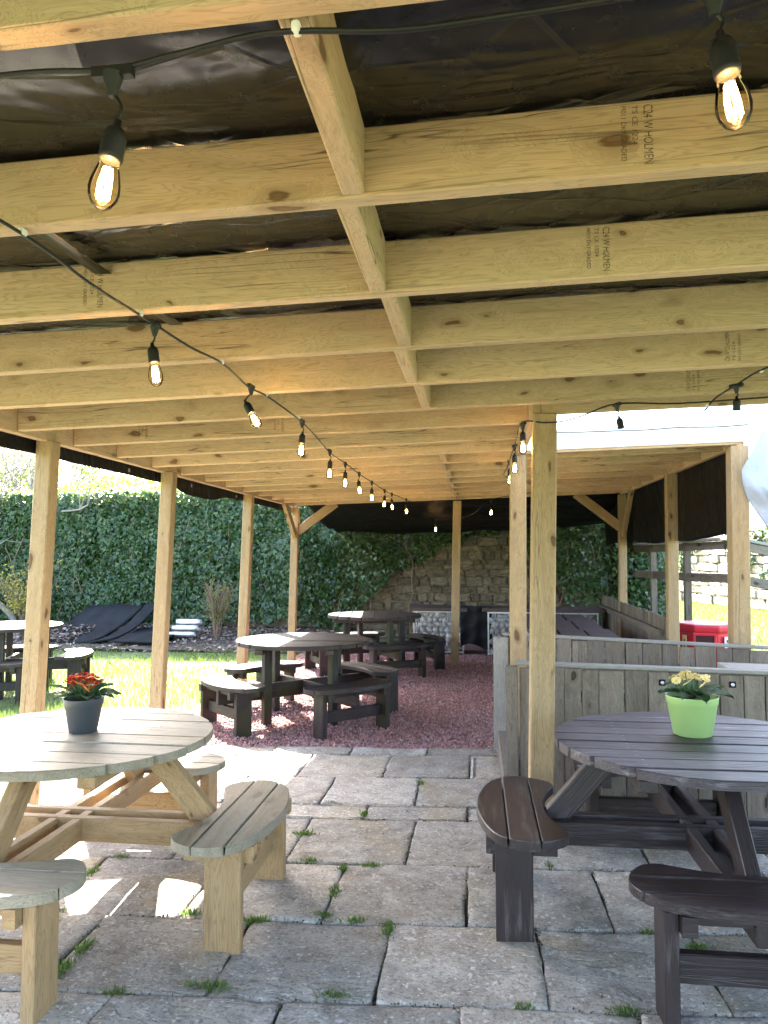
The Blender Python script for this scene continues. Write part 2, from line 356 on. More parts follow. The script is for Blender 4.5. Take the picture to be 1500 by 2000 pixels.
# ------------------------------------------------------------------ ground, lawn, gravel
def gz(x, y):
    """ground height: flat by the patio, banked up against the back wall, mild fall on the right"""
    return np.clip((y-11.0)/2.0, 0, 1)**1.5*.22*np.clip((-1.0-x)/2, 0, 1)
nx, ny = 140, 120
gx = np.concatenate([np.linspace(-600, -16, 12), np.linspace(-15, 15, nx-24), np.linspace(16, 600, 12)])
gy = np.concatenate([np.linspace(-300, -6, 8), np.linspace(-5, 32, ny-16), np.linspace(34, 900, 8)])
X, Y = np.meshgrid(gx, gy); Z = gz(X, Y)+wavy(X, Y, 3, .4)*.012*(np.abs(X) < 15)-.055
far = np.clip((Y-34)/200, 0, 1); V = np.stack([X, Y, Z], -1).reshape(-1, 3)
ii = np.arange(len(gx)*len(gy)).reshape(len(gy), len(gx))
Fq = np.stack([ii[:-1, :-1], ii[:-1, 1:], ii[1:, 1:], ii[1:, :-1]], -1).reshape(-1, 4)
lawn = obj('lawn', mesh_np('lawn', V, Fq), 'lawn', smooth=True); lawn['kind'] = 'structure'

def grid_sheet(name, x0, x1, y0, y1, z, mat, n=20, amp=.006, seed=1, zf=None):
    xs, ys = np.linspace(x0, x1, n), np.linspace(y0, y1, n); X, Y = np.meshgrid(xs, ys); Z = z+wavy(X, Y, seed, 1.5)*amp
    if zf is not None: Z = Z+zf(X, Y)
    ii = np.arange(n*n).reshape(n, n); Fq = np.stack([ii[:-1, :-1], ii[:-1, 1:], ii[1:, 1:], ii[1:, :-1]], -1).reshape(-1, 4)
    o = obj(name, mesh_np(name, np.stack([X, Y, Z], -1).reshape(-1, 3), Fq), mat, smooth=True); o['kind'] = 'structure'; return o
grid_sheet('gravel_bed', -2.62, 2.4, 5.62, 13.2, -.02, 'gravel_bed', 40, .008, 5)
grid_sheet('planting_bed', -14, -1.9, 11.25, 13.6, -.03, 'soil', 50, .03, 6, zf=gz)
# loose red chips
n = 42000
cx = rng.uniform(-2.58, .35, n); cy = 5.68+(rng.random(n)**1.25)*5.6
edge = 5.80+.078*cx
keep = (cy > edge+.012*np.sin(cx*23)-.10*rng.random(n)**8) & (cx > -2.55+.08*np.sin(cy*3)); cx, cy = cx[keep], cy[keep]; n = len(cx)
base = np.array([(1, 0, 0), (-.5, .85, 0), (-.5, -.85, 0), (.1, 0, .9), (0, .1, -.6)]); tri = np.array([(0, 1, 3), (1, 2, 3), (2, 0, 3), (1, 0, 4), (2, 1, 4), (0, 2, 4)])
a = rng.uniform(0, 6.28, n); sz = rng.uniform(.007, .0145, n); jit = 1+rng.normal(0, .25, (n, 5, 3))
b = base[None]*jit*sz[:, None, None]; ca, sa = np.cos(a)[:, None], np.sin(a)[:, None]
tl = rng.normal(0, .5, n)[:, None]
bz = b[..., 2]+b[..., 0]*tl; V = np.stack([b[..., 0]*ca-b[..., 1]*sa+cx[:, None], b[..., 0]*sa+b[..., 1]*ca+cy[:, None], bz+(-.016+rng.uniform(0, .012, n))[:, None]], -1)
ch = obj('gravel', mesh_np('gravel', V.reshape(-1, 3), (tri[None]+(np.arange(n)*5)[:, None, None]).reshape(-1, 3)), 'chip')
tag(ch, 'dull red granite gravel under the far picnic tables', 'gravel', kind='stuff')
# grass
def grass(name, x, y, hmin, hmax, wid, label, lean=.5):
    n = len(x); p = np.stack([x, y, gz(x, y)-.05], -1); up = np.tile([0, 0, 1.0], (n, 1))+rng.normal(0, lean*.6, (n, 3))*[1, 1, .1]
    nr = rng.normal(size=(n, 3))*[1, 1, .15]; s = rng.uniform(hmin, hmax, n)
    ol = BLADE*np.array([wid, 1.0])
    o = leaves(name, p, nr, s, 'grass', ol, droop=up, fold=.25); return tag(o, label, 'grass', kind='stuff')
n = 120000; x = rng.uniform(-11, -2.45, n); y = rng.uniform(3.4, 11.7, n); k = (rng.random(n) < np.clip(1.15-(y-4)/11, .25, 1)) & ((x < -2.72) | (y > 5.5)) & (wavy(x, y, 8, 1.2)+.75 > rng.random(n)*.9)
grass('lawn_grass', x[k], y[k], .03, .085, .13, 'short sunlit lawn grass left of the pergola posts')
n = 60000; x = rng.uniform(2.0, 10, n); y = rng.uniform(6, 26, n); k = x < 9.2-(y-16)*.25
grass('far_lawn_grass', x[k], y[k], .04, .10, .2, 'green lawn grass behind the red plastic toy on the right')

# ------------------------------------------------------------------ patio of riven slabs
patio = box('patio', (-.3, 2.0, -.046), (6.2, 8.0, .05), 'joint', bev=0); patio.rotation_euler = (0, 0, math.atan(.065)); patio['kind'] = 'structure'
bpy.context.view_layer.update(); PI_ = patio.matrix_world.inverted()
rows = [(5.827, .078), (5.608, .08), (5.053, .077), (4.497, .07), (4.252, .068), (3.645, .056), (3.073, .055), (2.539, .058), (1.96, .058), (1.4, .058)]
joints = [[-2.62, -2.05, -1.51, -.93, -.37, .26], [-2.62, -2.3, -1.74, -1.19, -.62, -.05, .26], [-2.62, -2.08, -1.5, -.92, -.37, .22], [-2.62, -2.32, -1.78, -1.2, -.63, -.06, .5, 1.07, 1.65, 2.3],
          [-2.62, -2.02, -1.47, -.91, -.34, .23, .8, 1.38, 2.3], [-2.9, -2.33, -1.76, -1.2, -.62, -.05, .52, 1.1, 1.68, 2.3], [-2.6, -2.06, -1.49, -.9, -.34, .22, .8, 1.38, 2.0], [-2.34, -1.78, -1.2, -.64, -.06, .5, 1.08, 1.7], [-2.0, -1.5, -.92, -.35, .22, .8, 1.4]]
def slab(x0, x1, la, lb):
    g = .002+random.random()*.0045; nx, ny = 18, 18
    def Yl(l, x): return l[0]+l[1]*x
    sk = random.uniform(-.012, .012); seed = random.randrange(9999); tx, ty = random.uniform(-.004, .004), random.uniform(-.004, .004); zz = random.uniform(-.003, .003)
    V = []; wx, wy = x1-x0, la[0]-lb[0]
    u = np.concatenate([[0, .006/wx, .02/wx], np.linspace(.06, .94, nx-6), [1-.02/wx, 1-.006/wx, 1]]); v = np.concatenate([[0, .006/wy, .02/wy], np.linspace(.08, .92, ny-6), [1-.02/wy, 1-.006/wy, 1]])
    U, Vv = np.meshgrid(u, v); ex = np.minimum.reduce([U, 1-U, Vv, 1-Vv])
    X = x0+g+(x1-x0-2*g)*U+sk*(Vv-.5); yb, yt = lb[0]+lb[1]*X+g, la[0]+la[1]*X-g; Y = yb+(yt-yb)*Vv
    wob = .006*wavy(X*9, Y*9, seed, 1.0)+.003*wavy(X*30, Y*30, seed+5, 1.0); em = (ex < .001); X = X+np.where((U < .05) | (U > .95), wob, 0); Y = Y+np.where((Vv < .05) | (Vv > .95), wob, 0)
    cor = ((U < .001) | (U > .999)) & ((Vv < .001) | (Vv > .999)); X = X+cor*np.where(U < .5, 1, -1)*.007; Y = Y+cor*np.where(Vv < .5, 1, -1)*.006
    lay = np.tanh(4*wavy(X*3+7, Y*5, seed+1, 1.0))*.0035
    Z = zz+tx*(U-.5)+ty*(Vv-.5)+lay+wavy(X*10, Y*10, seed+2, 1.2)*.0022-np.where(em, .0055, 0)-np.where((ex > .001) & (ex < .018), .0012, 0)
    top = np.stack([X, Y, Z], -1).reshape(-1, 3); ii = np.arange(nx*ny).reshape(ny, nx)
    Fq = [tuple(q) for q in np.stack([ii[:-1, :-1], ii[:-1, 1:], ii[1:, 1:], ii[1:, :-1]], -1).reshape(-1, 4)]
    ring = list(ii[0, :])+list(ii[1:, -1])+list(ii[-1, -2::-1])+list(ii[-2:0:-1, 0]); low = np.concatenate([top[ring], top[ring]-[0, 0, .035]]); b0 = len(top)
    m = len(ring)
    for i in range(m): j = (i+1) % m; Fq.append((b0+j, b0+i, b0+m+i, b0+m+j))
    ctr = top.mean(0); allv = np.concatenate([top, low])-ctr
    o = obj('paving_slab', mesh_np('paving_slab', allv, np.array(Fq)), 'slab', smooth=True)
    o.parent = patio; o.matrix_parent_inverse = PI_; o.location = ctr
for i in range(len(rows)-1):
    js = joints[i]
    for a, b in zip(js[:-1], js[1:]): slab(a, b, rows[i], rows[i+1])

# weeds in the joints
def P0(px, py, z=0.0):
    """photo reading turned into a place on the plane Z = z"""
    rt = Vector((math.cos(yaw), math.sin(yaw), 0)); up = rt.cross(fw); d = fw*F+rt*(px-750)-up*(py-1000)
    t = (z-H)/d.z; return d*t+Vector((0, 0, H))
weeds = [(594, 1628, 1.3, 'broad leafy weed in the joint right of the natural bench seat'), (603, 1682, 1.0, 'grass tuft in the joint behind the natural bench stretcher'), (727, 1690, .8, 'thin grass tuft in the cross joint at mid patio'),
 (668, 1697, .8, 'small weed at the top of the mid patio slab joint'), (655, 1742, 1.1, 'dense green tuft half way along the mid patio slab joint'), (632, 1787, .9, 'flat weed at the corner where three mid patio slabs meet'),
 (697, 1797, .8, 'low grass tuft just left of the tallest patio tuft'), (760, 1815, 1.2, 'tallest grass tuft, at a slab corner in the middle of the patio'), (505, 1798, 1.3, 'wide grass tuft behind the natural bench near leg'),
 (370, 1782, 1.0, 'grass tuft touching the left of the natural bench near leg'), (660, 1945, 1.1, 'grass tuft in the bottom cross joint near the picture centre'), (405, 1928, 1.4, 'bushy tuft in the bottom joint below the natural bench leg'),
 (225, 1940, 1.1, 'flat weed in the bottom left cross joint'), (118, 1895, 1.6, 'long mossy tuft along the bottom left slab joint'), (165, 1850, 1.2, 'mossy tuft by the sunlit slab joint at left'), (180, 1705, 1.2, 'mossy tuft in the joint under the natural table'),
 (235, 1675, 1.1, 'weed in the shaded cross joint below the natural table beams'), (104, 1776, .8, 'sunlit weed beside the lower left bench seat'), (822, 1530, .8, 'little weed in the joint near the gravel edge'), (712, 1590, .9, 'tuft in the short joint between the two benches'),
 (553, 1592, .7, 'tiny tuft right beside the natural bench seat tip'), (647, 1568, .6, 'tiny tuft in the third cross joint from the gravel'), (1025, 1966, .9, 'grass tuft in the bottom joint below the dark bench leg'), (1225, 1974, .9, 'grass tuft in the bottom joint near the dark front bench leg'),
 (1072, 1690, .8, 'thin weed beside the slanted dark bench leg'), (1362, 1850, 1.0, 'pale grass tuft between the legs of the dark front bench'), (1265, 1822, .7, 'weed under the left tip of the dark front bench')]
for px, py, s, lab in weeds:
    c = P0(px, py); s *= .8; n = int(150*s); r = .025*s
    ang_ = math.pi/2+.05 if any(q in lab for q in ('slab joint', 'half way', 'top of', 'slanted', 'tallest grass', 'near the gravel edge', 'short joint', 'under the natural')) else .06
    al = rng.normal(0, 1, n)*r*rng.uniform(.9, 1.45); ac = rng.normal(0, .5, n)*r; x = c.x+al*math.cos(ang_)-ac*math.sin(ang_); y = c.y+al*math.sin(ang_)+ac*math.cos(ang_); along = x-c.x
    pos = np.stack([x-c.x, y-c.y, np.full(n, -.012)], -1); up = np.stack([along*9+rng.normal(0, .4, n), (y-c.y)*9+rng.normal(0, .4, n), np.ones(n)], -1)
    o = leaves('weed_tuft', pos, rng.normal(size=(n, 3))*[1, 1, .3], rng.uniform(.014, .038, n)*(.7+.3*s), 'weed', BLADE*np.array([.30, 1]), droop=up, fold=.3)
    o.location = (c.x, c.y, 0); tag(o, lab, 'weed', 'weeds in the patio joints')

# crumbs of soil, moss and grit caught in the joints and scattered over the slabs
jx, jy = [], []
for i in range(len(rows)-1):
    q = rng.uniform(-2.6, 1.6, 420); jx.append(q); jy.append(rows[i][0]+rows[i][1]*q+rng.normal(0, .007, 420))
    for xj in joints[i]:
        f = rng.random(70); y0, y1 = rows[i+1][0]+rows[i+1][1]*xj, rows[i][0]+rows[i][1]*xj; jx.append(xj+rng.normal(0, .006, 70)); jy.append(y0+(y1-y0)*f)
jx.append(rng.uniform(-2.5, 1.8, 700)); jy.append(rng.uniform(1.6, 5.6, 700))
jx = np.concatenate(jx); jy = np.concatenate(jy); k = wavy(jx*3, jy*3, 19)+.55 > rng.random(len(jx)); jx, jy = jx[k], jy[k]; n = len(jx)
b = base[None]*(1+rng.normal(0, .25, (n, 5, 3)))*rng.uniform(.002, .0058, n)[:, None, None]; a = rng.uniform(0, 6.28, n); ca, sa = np.cos(a)[:, None], np.sin(a)[:, None]
V = np.stack([b[..., 0]*ca-b[..., 1]*sa+jx[:, None], b[..., 0]*sa+b[..., 1]*ca+jy[:, None], b[..., 2]+(.0015-.006*rng.random(n))[:, None]], -1)
M['crumb'] = island('joint_crumb', [(.05, .04, .03), (.10, .08, .06), (.055, .07, .02), (.22, .2, .18), (.07, .05, .035)], .95)
cr_ = obj('joint_grit', mesh_np('joint_grit', V.reshape(-1, 3), (tri[None]+(np.arange(n)*5)[:, None, None]).reshape(-1, 3)), 'crumb'); tag(cr_, 'dark grit and moss crumbs in the joints of the patio slabs', 'grit', kind='stuff')

# ------------------------------------------------------------------ pergola
def rz(x): return 2.2+.03*x            # underside of the rafters
RT, RH = .047, .15
perg = empty('timber_pergola', (0, 0, 0), 0, 'large pale pine pergola of posts and close rafters under black sheeting', 'pergola')
XL, XM, XR, XN = -2.5, .33, 1.93, 3.6
YI = [.99-RT/2+.575*i for i in range(-3, 17)]
rafters = {}
def rafter(y, x0, x1):
    return bar('rafter', (x0, y, rz(x0)+RH/2), (x1, y, rz(x1)+RH/2), RT, RH, 'pine', perg)
for i, y in zip(range(-3, 17), YI):
    x1 = XN if y < 4.1 else (XM-.026 if y < 5.7 else XR-.026)
    rafters[i] = rafter(y, XL+.026, x1)
rafters['edge'] = rafter(4.16, XM+.0255, XN)
YE = YI[-1]
bar('edge_beam', (XL, YI[0]-.03, rz(XL)+RH/2-.003), (XL, YE+.2, rz(XL)+RH/2-.003), .05, RH+.02, 'pine', perg)
bar('edge_beam', (XM, 4.14, rz(XM)+RH/2-.003), (XM, 5.74, rz(XM)+RH/2-.003), .05, RH+.012, 'pine', perg)
bar('edge_beam', (XR, 5.8, rz(XR)+RH/2-.003), (XR, YE+.2, rz(XR)+RH/2-.003), .05, RH+.012, 'pine', perg)
bar('front_joist', (XM-.03, 5.80, rz(XM)+RH/2), (XR-.03, 5.80, rz(XR)+RH/2), RT, RH, 'pine', perg)
bar('fascia_board', (XM-.04, 5.765, rz(XM)+.095), (XR+.06, 5.765, rz(XR)+.095), .02, .15, 'fascia', perg)
# noggins between the rafters
ks = sorted(YI)
for j, (a, b) in enumerate(zip(ks[:-1], ks[1:])):
    off = .012 if j % 2 else -.012
    xx = -.26+off
    if 3.7 < a < 5.5: continue
    bar('noggin', (xx, a+RT/2+.001, rz(xx)+RH/2+.001), (xx, b-RT/2-.001, rz(xx)+RH/2+.001), .047, RH-.006, 'pine', perg)
# posts: (top x, y, base x, section)
for tx, ty, bx, s, z0 in [(-2.5, 4.17, -2.58, .10, 0), (-2.46, 5.85, -2.54, .10, -.03), (-2.5, 8.15, -2.57, .10, -.03), (-2.5, 10.36, -2.55, .10, -.03), (-.25, 10.36, -.30, .11, -.03), (1.93, 10.36, 1.91, .10, -.03),
                      (.37, 4.13, .325, .125, 0), (.32, 5.82, .30, .12, -.03), (1.92, 5.84, 1.89, .125, -.03), (1.93, 7.8, 1.91, .105, -.03), (3.5, 4.1, 3.48, .12, 0), (-2.5, 1.2, -2.55, .1, 0)]:
    bar('post', (bx, ty, z0), (tx, ty, rz(tx)-.006), s, s, 'post', perg, .006, (0, 1, 0))
# corner braces
bar('brace', (-2.47, 10.36, 1.78), (-1.93, 10.36, rz(-1.93)+.03), .05, .12, 'post', perg)
bar('brace', (-2.5, 10.30, 1.72), (-2.5, 9.72, rz(-2.5)+.02), .05, .11, 'post', perg)
bar('brace', (1.90, 10.36, 1.82), (1.33, 10.36, rz(1.4)+.03), .05, .12, 'post', perg)
bar('brace', (1.93, 10.30, 1.72), (1.93, 9.72, rz(1.9)+.02), .05, .11, 'post', perg)
# grading stamps on the rafter faces
bpy.context.view_layer.update()
def stamp(raf, px, Yf, sc, lines, up=True):
    d = P0(px, 500, 3.0)-Vector((0, 0, H)); x = d.x/d.y*Yf
    par = rafters[raf]; inv = par.matrix_local.inverted()
    for k, tx in enumerate(lines):
        cu = bpy.data.curves.new('stamp', 'FONT'); cu.body = tx; cu.size = (.040 if k == 0 else .024)*sc; cu.align_x = 'LEFT'
        tmp = bpy.data.objects.new('tmp', cu); C.objects.link(tmp); bpy.context.view_layer.update()
        me = bpy.data.meshes.new_from_object(tmp.evaluated_get(bpy.context.evaluated_depsgraph_get())); bpy.data.objects.remove(tmp)
        co = np.array([q.co[:] for q in me.vertices]); co -= co.min(0); ext = co.max(0); co *= [(.128 if k == 0 else (.085, .12)[k % 2 == 0])/ext[0]*sc, (.019 if k == 0 else .011)/ext[1]*sc, 1]
        me.vertices.foreach_set('co', co.astype(np.float32).ravel()); me.update()
        o = obj('grading_stamp', me, 'ink', par)
        # text runs down the face, glyph tops to the right
        R = Matrix(((0, 1, 0), (0, 0, -1), (-1, 0, 0))).to_4x4()
        if not up: R = Matrix(((0, -1, 0), (0, 0, -1), (1, 0, 0))).to_4x4()
        R.translation = (x+(-.022*k if up else .022*k), Yf-.0012, rz(x)+(RH*.92 if up else RH*.12)); o.matrix_local = inv @ R
L3 = ['C24 W HOLMEN', 'TS CE 1224', 'M011 DRY GRADED']
for raf, px, s in [(1, 1262, .95), (2, 1178, .95), (2, 192, .95), (6, 290, .9), (6, 552, .9)]: stamp(raf, px, YI[raf+3]-RT/2, s, L3)
for raf, px, s in [(4, 1420, .95), (5, 1342, .95)]: stamp(raf, px, YI[raf+3]-RT/2, s, ['C24 W CE HOLMEN', 'TS 1224', 'M011 DRY GRADED'], False)

# ------------------------------------------------------------------ sheeting
def sheet(name, fn, nu, nv, mat, label=None, parent=None, thick=.0015):
    u, v = np.meshgrid(np.linspace(0, 1, nu), np.linspace(0, 1, nv)); Pn = fn(u, v); ii = np.arange(nu*nv).reshape(nv, nu)
    Fq = np.stack([ii[:-1, :-1], ii[:-1, 1:], ii[1:, 1:], ii[1:, :-1]], -1).reshape(-1, 4)
    o = obj(name, mesh_np(name, Pn.reshape(-1, 3), Fq), mat, parent, smooth=True)
    m = o.modifiers.new('thickness', 'SOLIDIFY'); m.thickness = thick
    if label: tag(o, label, 'tarpaulin')
    return o
def roof(x0, x1, y0, y1, edge_l=False, edge_r=False):
    def fn(u, v):
        X = x0+(x1-x0)*u; Y = y0+(y1-y0)*v; Z = rz(X)+RH+.012
        ph = ((Y-YI[0])/.575) % 1; Z = Z-.035*np.sin(np.pi*ph)**2*(.6+.5*wavy(X, Y, 21, .8))+.006*wavy(X*4, Y*4, 22)
        return np.stack([X, Y, Z], -1)
    return fn
t1 = sheet('roof_tarpaulin', roof(XL-.04, XN+.05, YI[0]-.06, 4.2), 120, 160, 'tarp', 'black roof tarpaulin over the nearest rafters, creased and shiny at left')
sheet('roof_tarpaulin', roof(XL-.04, XM+.04, 4.2, 5.74), 60, 40, 'tarp', 'black roof tarpaulin over the narrow middle bay of the pergola')
t3 = sheet('roof_tarpaulin', roof(XL-.04, XR+.04, 5.74, YE+.1), 90, 90, 'tarp', 'black roof tarpaulin over the far bay of the pergola')
for px, y0, y1 in ((1.02, 1.2, 2.4), (-1.15, 1.3, 2.6)):
    sheet('seam_tape', lambda u, v: np.stack([px+.05*u+.05*v, y0+(y1-y0)*v, rz(px)+RH-.03+0*u], -1), 3, 14, 'strip', parent=t1)
def left_edge(u, v):
    Y = YI[0]-.05+(YE+.2-YI[0])*u; dr = .085+.03*wavy(Y*2, Y*0, 31, 1.0)+.05*np.clip(np.sin(Y*1.1+.4), 0, 1)**6
    Z = rz(XL)+RH+.014-(RH+.014+dr)*v; X = XL-.045-.02*np.sin(v*2.5)+.012*wavy(Y*5, v*2, 33)
    return np.stack([X, Y, Z], -1)
le = sheet('tarpaulin_edge', left_edge, 160, 8, 'tarp_matt', parent=t1)
for y in (4.4, 5.35, 6.6, 7.9): obj('eyelet', lathe_me('eyelet', [(.006, 0), (.015, 0), (.015, .004), (.006, .004)], 12, False), 'galv', le, (XL-.085+.02, y, rz(XL)-.045), (0, math.pi/2, 0))
def back_sheet(u, v):
    X = XL+.1+(2.45-XL-.1)*u; Y = YE+.05+(13.05-YE-.05)*v
    z1 = 1.86+.05*wavy(X*1.5, X*0, 41)+.10*np.clip((X-.2)/2, -.3, 1)
    Z = (rz(X)+RH+.01)*(1-v)+z1*v-.10*np.sin(np.pi*v)+.035*wavy(X*1.2, Y*3, 42, 1.0)
    return np.stack([X, Y, Z], -1)
sheet('rear_tarpaulin', back_sheet, 80, 50, 'tarp_matt', 'black tarpaulin sloping from the last rafter to the back wall')
def side_sheet(u, v):
    Y = 5.86+(12.3-5.86)*u; zt = rz(XR)+RH; zb = 1.60+.02*np.sin(Y*4)+.015*wavy(Y*3, Y*0, 51)
    Z = zt+(zb-zt)*v; X = XR+.055+.02*wavy(Y*3, Z*2, 52)+.05*v*np.sin(Y*3.1)+.04*v
    return np.stack([X, Y, Z], -1)
ss = sheet('side_tarpaulin', side_sheet, 90, 20, 'tarp_matt', 'black tarpaulin curtain hanging along the right side of the far bay')
def flap(u, v):
    # turned-back silver end of the curtain hanging in front of the right corner post
    xl = np.interp(v, [0, .05, .42, .55, .70, 1], [2.05, 2.035, 1.915, 1.93, 1.958, 2.055])
    zt = 2.375-.74*u; Z = zt+(1.63-zt)*v+.015*np.sin(u*9)*v
    X = xl+.42*u+.008*np.sin(v*9+u*4); Y = 5.70+.05*np.sin(u*5+v*4)-.06*u+.035*wavy(u*5, v*5, 61)-.03*np.sin(v*6)
    return np.stack([X, Y, Z], -1)
sheet('turned_back_flap', flap, 30, 30, 'silver', parent=ss)['label'] = 'silver reverse of the tarpaulin turned back at the corner post'

# ------------------------------------------------------------------ string lights
BULB = [(.0001, 0), (.008, .0015), (.015, .007), (.0205, .017), (.0225, .028), (.0215, .040), (.0185, .053), (.0150, .066), (.0130, .078)]
bulb_me = lathe_me('bulb', BULB, 20, False); bulb_me.materials.append(M['glass']); bulb_me.shade_smooth()
def fil_mesh():
    V, Fc = [], []
    for k in range(7):
        a = k*2*math.pi/7; r0, r1 = .0055, .0085
        tube_np([(r0*math.cos(a), r0*math.sin(a), .062), (r1*math.cos(a), r1*math.sin(a), .040), (r1*math.cos(a+.4), r1*math.sin(a+.4), .016)], .0017, 5, V, Fc)
    return mesh_np('filament', V, Fc, None)
fil_me = fil_mesh(); fil_me.materials.append(M['filament'])
sock = [(.0145, .074), (.0165, .076), (.0175, .082), (.0165, .088), (.0175, .092), (.0165, .097), (.0175, .101), (.0165, .106), (.0172, .112), (.013, .122), (.006, .128), (.0055, .138)]
sock_me = lathe_me('lamp_holder', sock, 18, True, True); sock_me.materials.append(M['cable']); sock_me.shade_smooth()
def string_light(label, path, drops, clips=(), lit=True, rad=.0042):
    s = tube('string_light', smoothpts(path, 6), rad, 'cable', n=8); tag(s, label, 'string lights')
    for (x, y, z, dl, tx, ty, on) in drops:
        # tee, short lead, holder, bulb
        bm = bmesh.new(); bmesh.ops.create_cone(bm, segments=10, radius1=.006, radius2=.016, depth=.034, cap_ends=True); bmesh.ops.translate(bm, verts=bm.verts, vec=(0, 0, -.02))
        r = bmesh.ops.create_cube(bm, size=1); bmesh.ops.scale(bm, vec=(.062, .014, .016), verts=r['verts'])
        obj('tee_connector', bm, 'cable', s, (x, y, z), (0, 0, math.atan2(path[-1][1]-path[0][1], path[-1][0]-path[0][0])))
        e = Vector((x+tx*dl, y+ty*dl, z-dl)); tube('lead', smoothpts([(x, y, z-.03), (x+tx*dl*.8+.006, y+ty*dl*.6, z-.03-(dl-.03)*.5), e], 5), .0032, 'cable', s, 6)
        dirv = Vector((tx*1.2 if x < 0 else -tx*1.2, .1*math.sin(y*7), 1)).normalized()
        h = obj('lamp_holder', sock_me, None, s, e); q = Vector((0, 0, 1)).rotation_difference(dirv); h.rotation_mode = 'QUATERNION'; h.rotation_quaternion = q
        h.location = e-q @ Vector((0, 0, .136))
        if on:
            obj('bulb', bulb_me, None, h); obj('filament', fil_me, None, h)
    for (x, y, z) in clips: box('cable_clip', (x, y, z-.001), (.012, .020, .016), 'clip', s, bev=.003)
    return s
zc = lambda x: rz(x)-.006
def dr(x, y, dl=.055, tx=0, ty=0, on=True, dz=0): return (x, y, zc(x)-.004-dz, dl, tx, ty, on)
p1 = [(-1.02, 1.2), (-.99, 1.54), (-.985, 1.84), (-.98, 2.13), (-.955, 2.42), (-.93, 2.69), (-.94, 3.05), (-.925, 3.28), (-.91, 3.86), (-.95, 4.44), (-.99, 5.1), (-1.0, 5.86), (-1.0, 6.5), (-1.0, 7.4), (-.98, 8.5), (-.94, 9.0), (-.84, 9.95), (-.6, 10.16)]
path1 = [(x, y, zc(x)-(.006 if i % 2 else .014)) for i, (x, y) in enumerate(p1)]
ys = [(2.2, -.98), (3.08, -.94), (3.92, -.915), (5.05, -.985), (5.75, -1.0), (6.45, -1.0), (7.25, -1.0), (8.2, -.99), (8.7, -.965), (9.6, -.88)]
tl = [-.12, -.45, .05, .05, .0, -.1, .0, .05, -.05, 0]
string_light('long string of lit bulbs running away under the rafters from the left edge', path1, [dr(x, y, .06, t) for (y, x), t in zip(ys, tl)], [(x, y-.02, zc(x)) for x, y in [(-.99, 1.55), (-.98, 2.12), (-.93, 2.70), (-.925, 3.28), (-.912, 3.86)]])
path2 = [(-1.1, 1.02, 2.140), (-.70, 1.02, 2.168), (-.53, 1.02, 2.163), (-.42, 1.01, 2.172), (-.28, 1.0, 2.184), (-.1, 1.005, 2.176), (.06, 1.005, 2.184), (.31, 1.0, 2.196), (.6, 1.0, 2.19)]
string_light('string along the nearest rafter with two large lit bulbs overhead', path2, [(-.525, 1.02, 2.158, .075, .12, 0, True), (.315, 1.0, 2.192, .06, .10, 0, True)], [(-.245, 1.0, 2.188)])
path3 = [(1.9, 2.9, 2.235), (1.3, 3.1, 2.226), (1.18, 3.25, 2.215), (1.155, 3.5, 2.206), (1.12, 3.68, 2.185), (1.095, 3.78, 2.14)]
string_light('short cable end with one unlit bulb hanging by the right edge of the roof', path3, [(1.155, 3.5, 2.203, .05, 0, 0, False)], [(1.10, 3.74, 2.165), (1.18, 3.27, 2.214)])
path4 = [(2.2, 3.82, 2.25), (1.41, 3.84, 2.215), (1.0, 3.84, 2.195), (.70, 3.84, 2.20), (.55, 3.95, 2.165), (.46, 4.02, 2.15), (.36, 4.05, 2.15), (.275, 4.12, 2.172), (.25, 4.3, 2.18), (.255, 4.9, 2.17), (.26, 5.6, 2.18), (.262, 6.4, 2.18), (.28, 7.2, 2.19), (.55, 7.9, 2.19), (.76, 7.6, 2.195), (.78, 8.2, 2.20), (.6, 9.3, 2.19), (.2, 10.1, 2.18), (-.1, 11.2, 2.03), (-.6, 11.4, 1.98)]
string_light('string of bulbs sagging past the middle post and along the inner beam', path4, [(.70, 3.84, 2.197, .06, .12, 0, False), (.26, 4.2, 2.172, .035, 0, 0, True), (.255, 5.0, 2.165, .05, 0, 0, True), (.262, 5.9, 2.175, .05, 0, 0, True), (.76, 7.55, 2.19, .06, .0, 0, True), (.70, 8.0, 2.195, .09, 0, 0, True), (.2, 10.1, 2.175, .07, 0, 0, True), (-.6, 11.4, 1.985, .05, 0, 0, True)])

# ------------------------------------------------------------------ picnic tables
def strip_poly(lo, hi, us, v0, v1):
    """runs of (u, lo, hi) clipped to the plank v0..v1"""
    runs, cur = [], []
    for u in us:
        a, b = max(lo(u), v0), min(hi(u), v1)
        if b-a > 5e-4: cur.append((u, a, b))
        elif cur: runs.append(cur); cur = []
    if cur: runs.append(cur)
    return [r for r in runs if len(r) > 1]
def plank_mesh(name, runs, z0, z1, swap=False):
    V, Fc = [], []
    for r in runs:
        b = len(V); m = len(r)
        for (u, a, c) in r:
            zt = z1+.0008*math.sin(u*9)
            for (vv, z) in ((a+.0, z1-.004), (a+.004, zt), (c-.004, zt), (c, z1-.004), (c, z0), (a, z0)): V.append((u, vv, z) if not swap else (-vv, u, z))
        for i in range(m-1):
            for k in range(6):
                k2 = (k+1) % 6; Fc.append((b+i*6+k, b+i*6+k2, b+(i+1)*6+k2, b+(i+1)*6+k))
        Fc.append(tuple(b+k for k in range(5, -1, -1))); Fc.append(tuple(b+(m-1)*6+k for k in range(6)))
    me = bpy.data.meshes.new(name); me.from_pydata(V, [], Fc); me.update()
    bm = bmesh.new(); bm.from_mesh(me); bmesh.ops.recalc_face_normals(bm, faces=bm.faces[:]); bm.to_mesh(me); bm.free(); return me
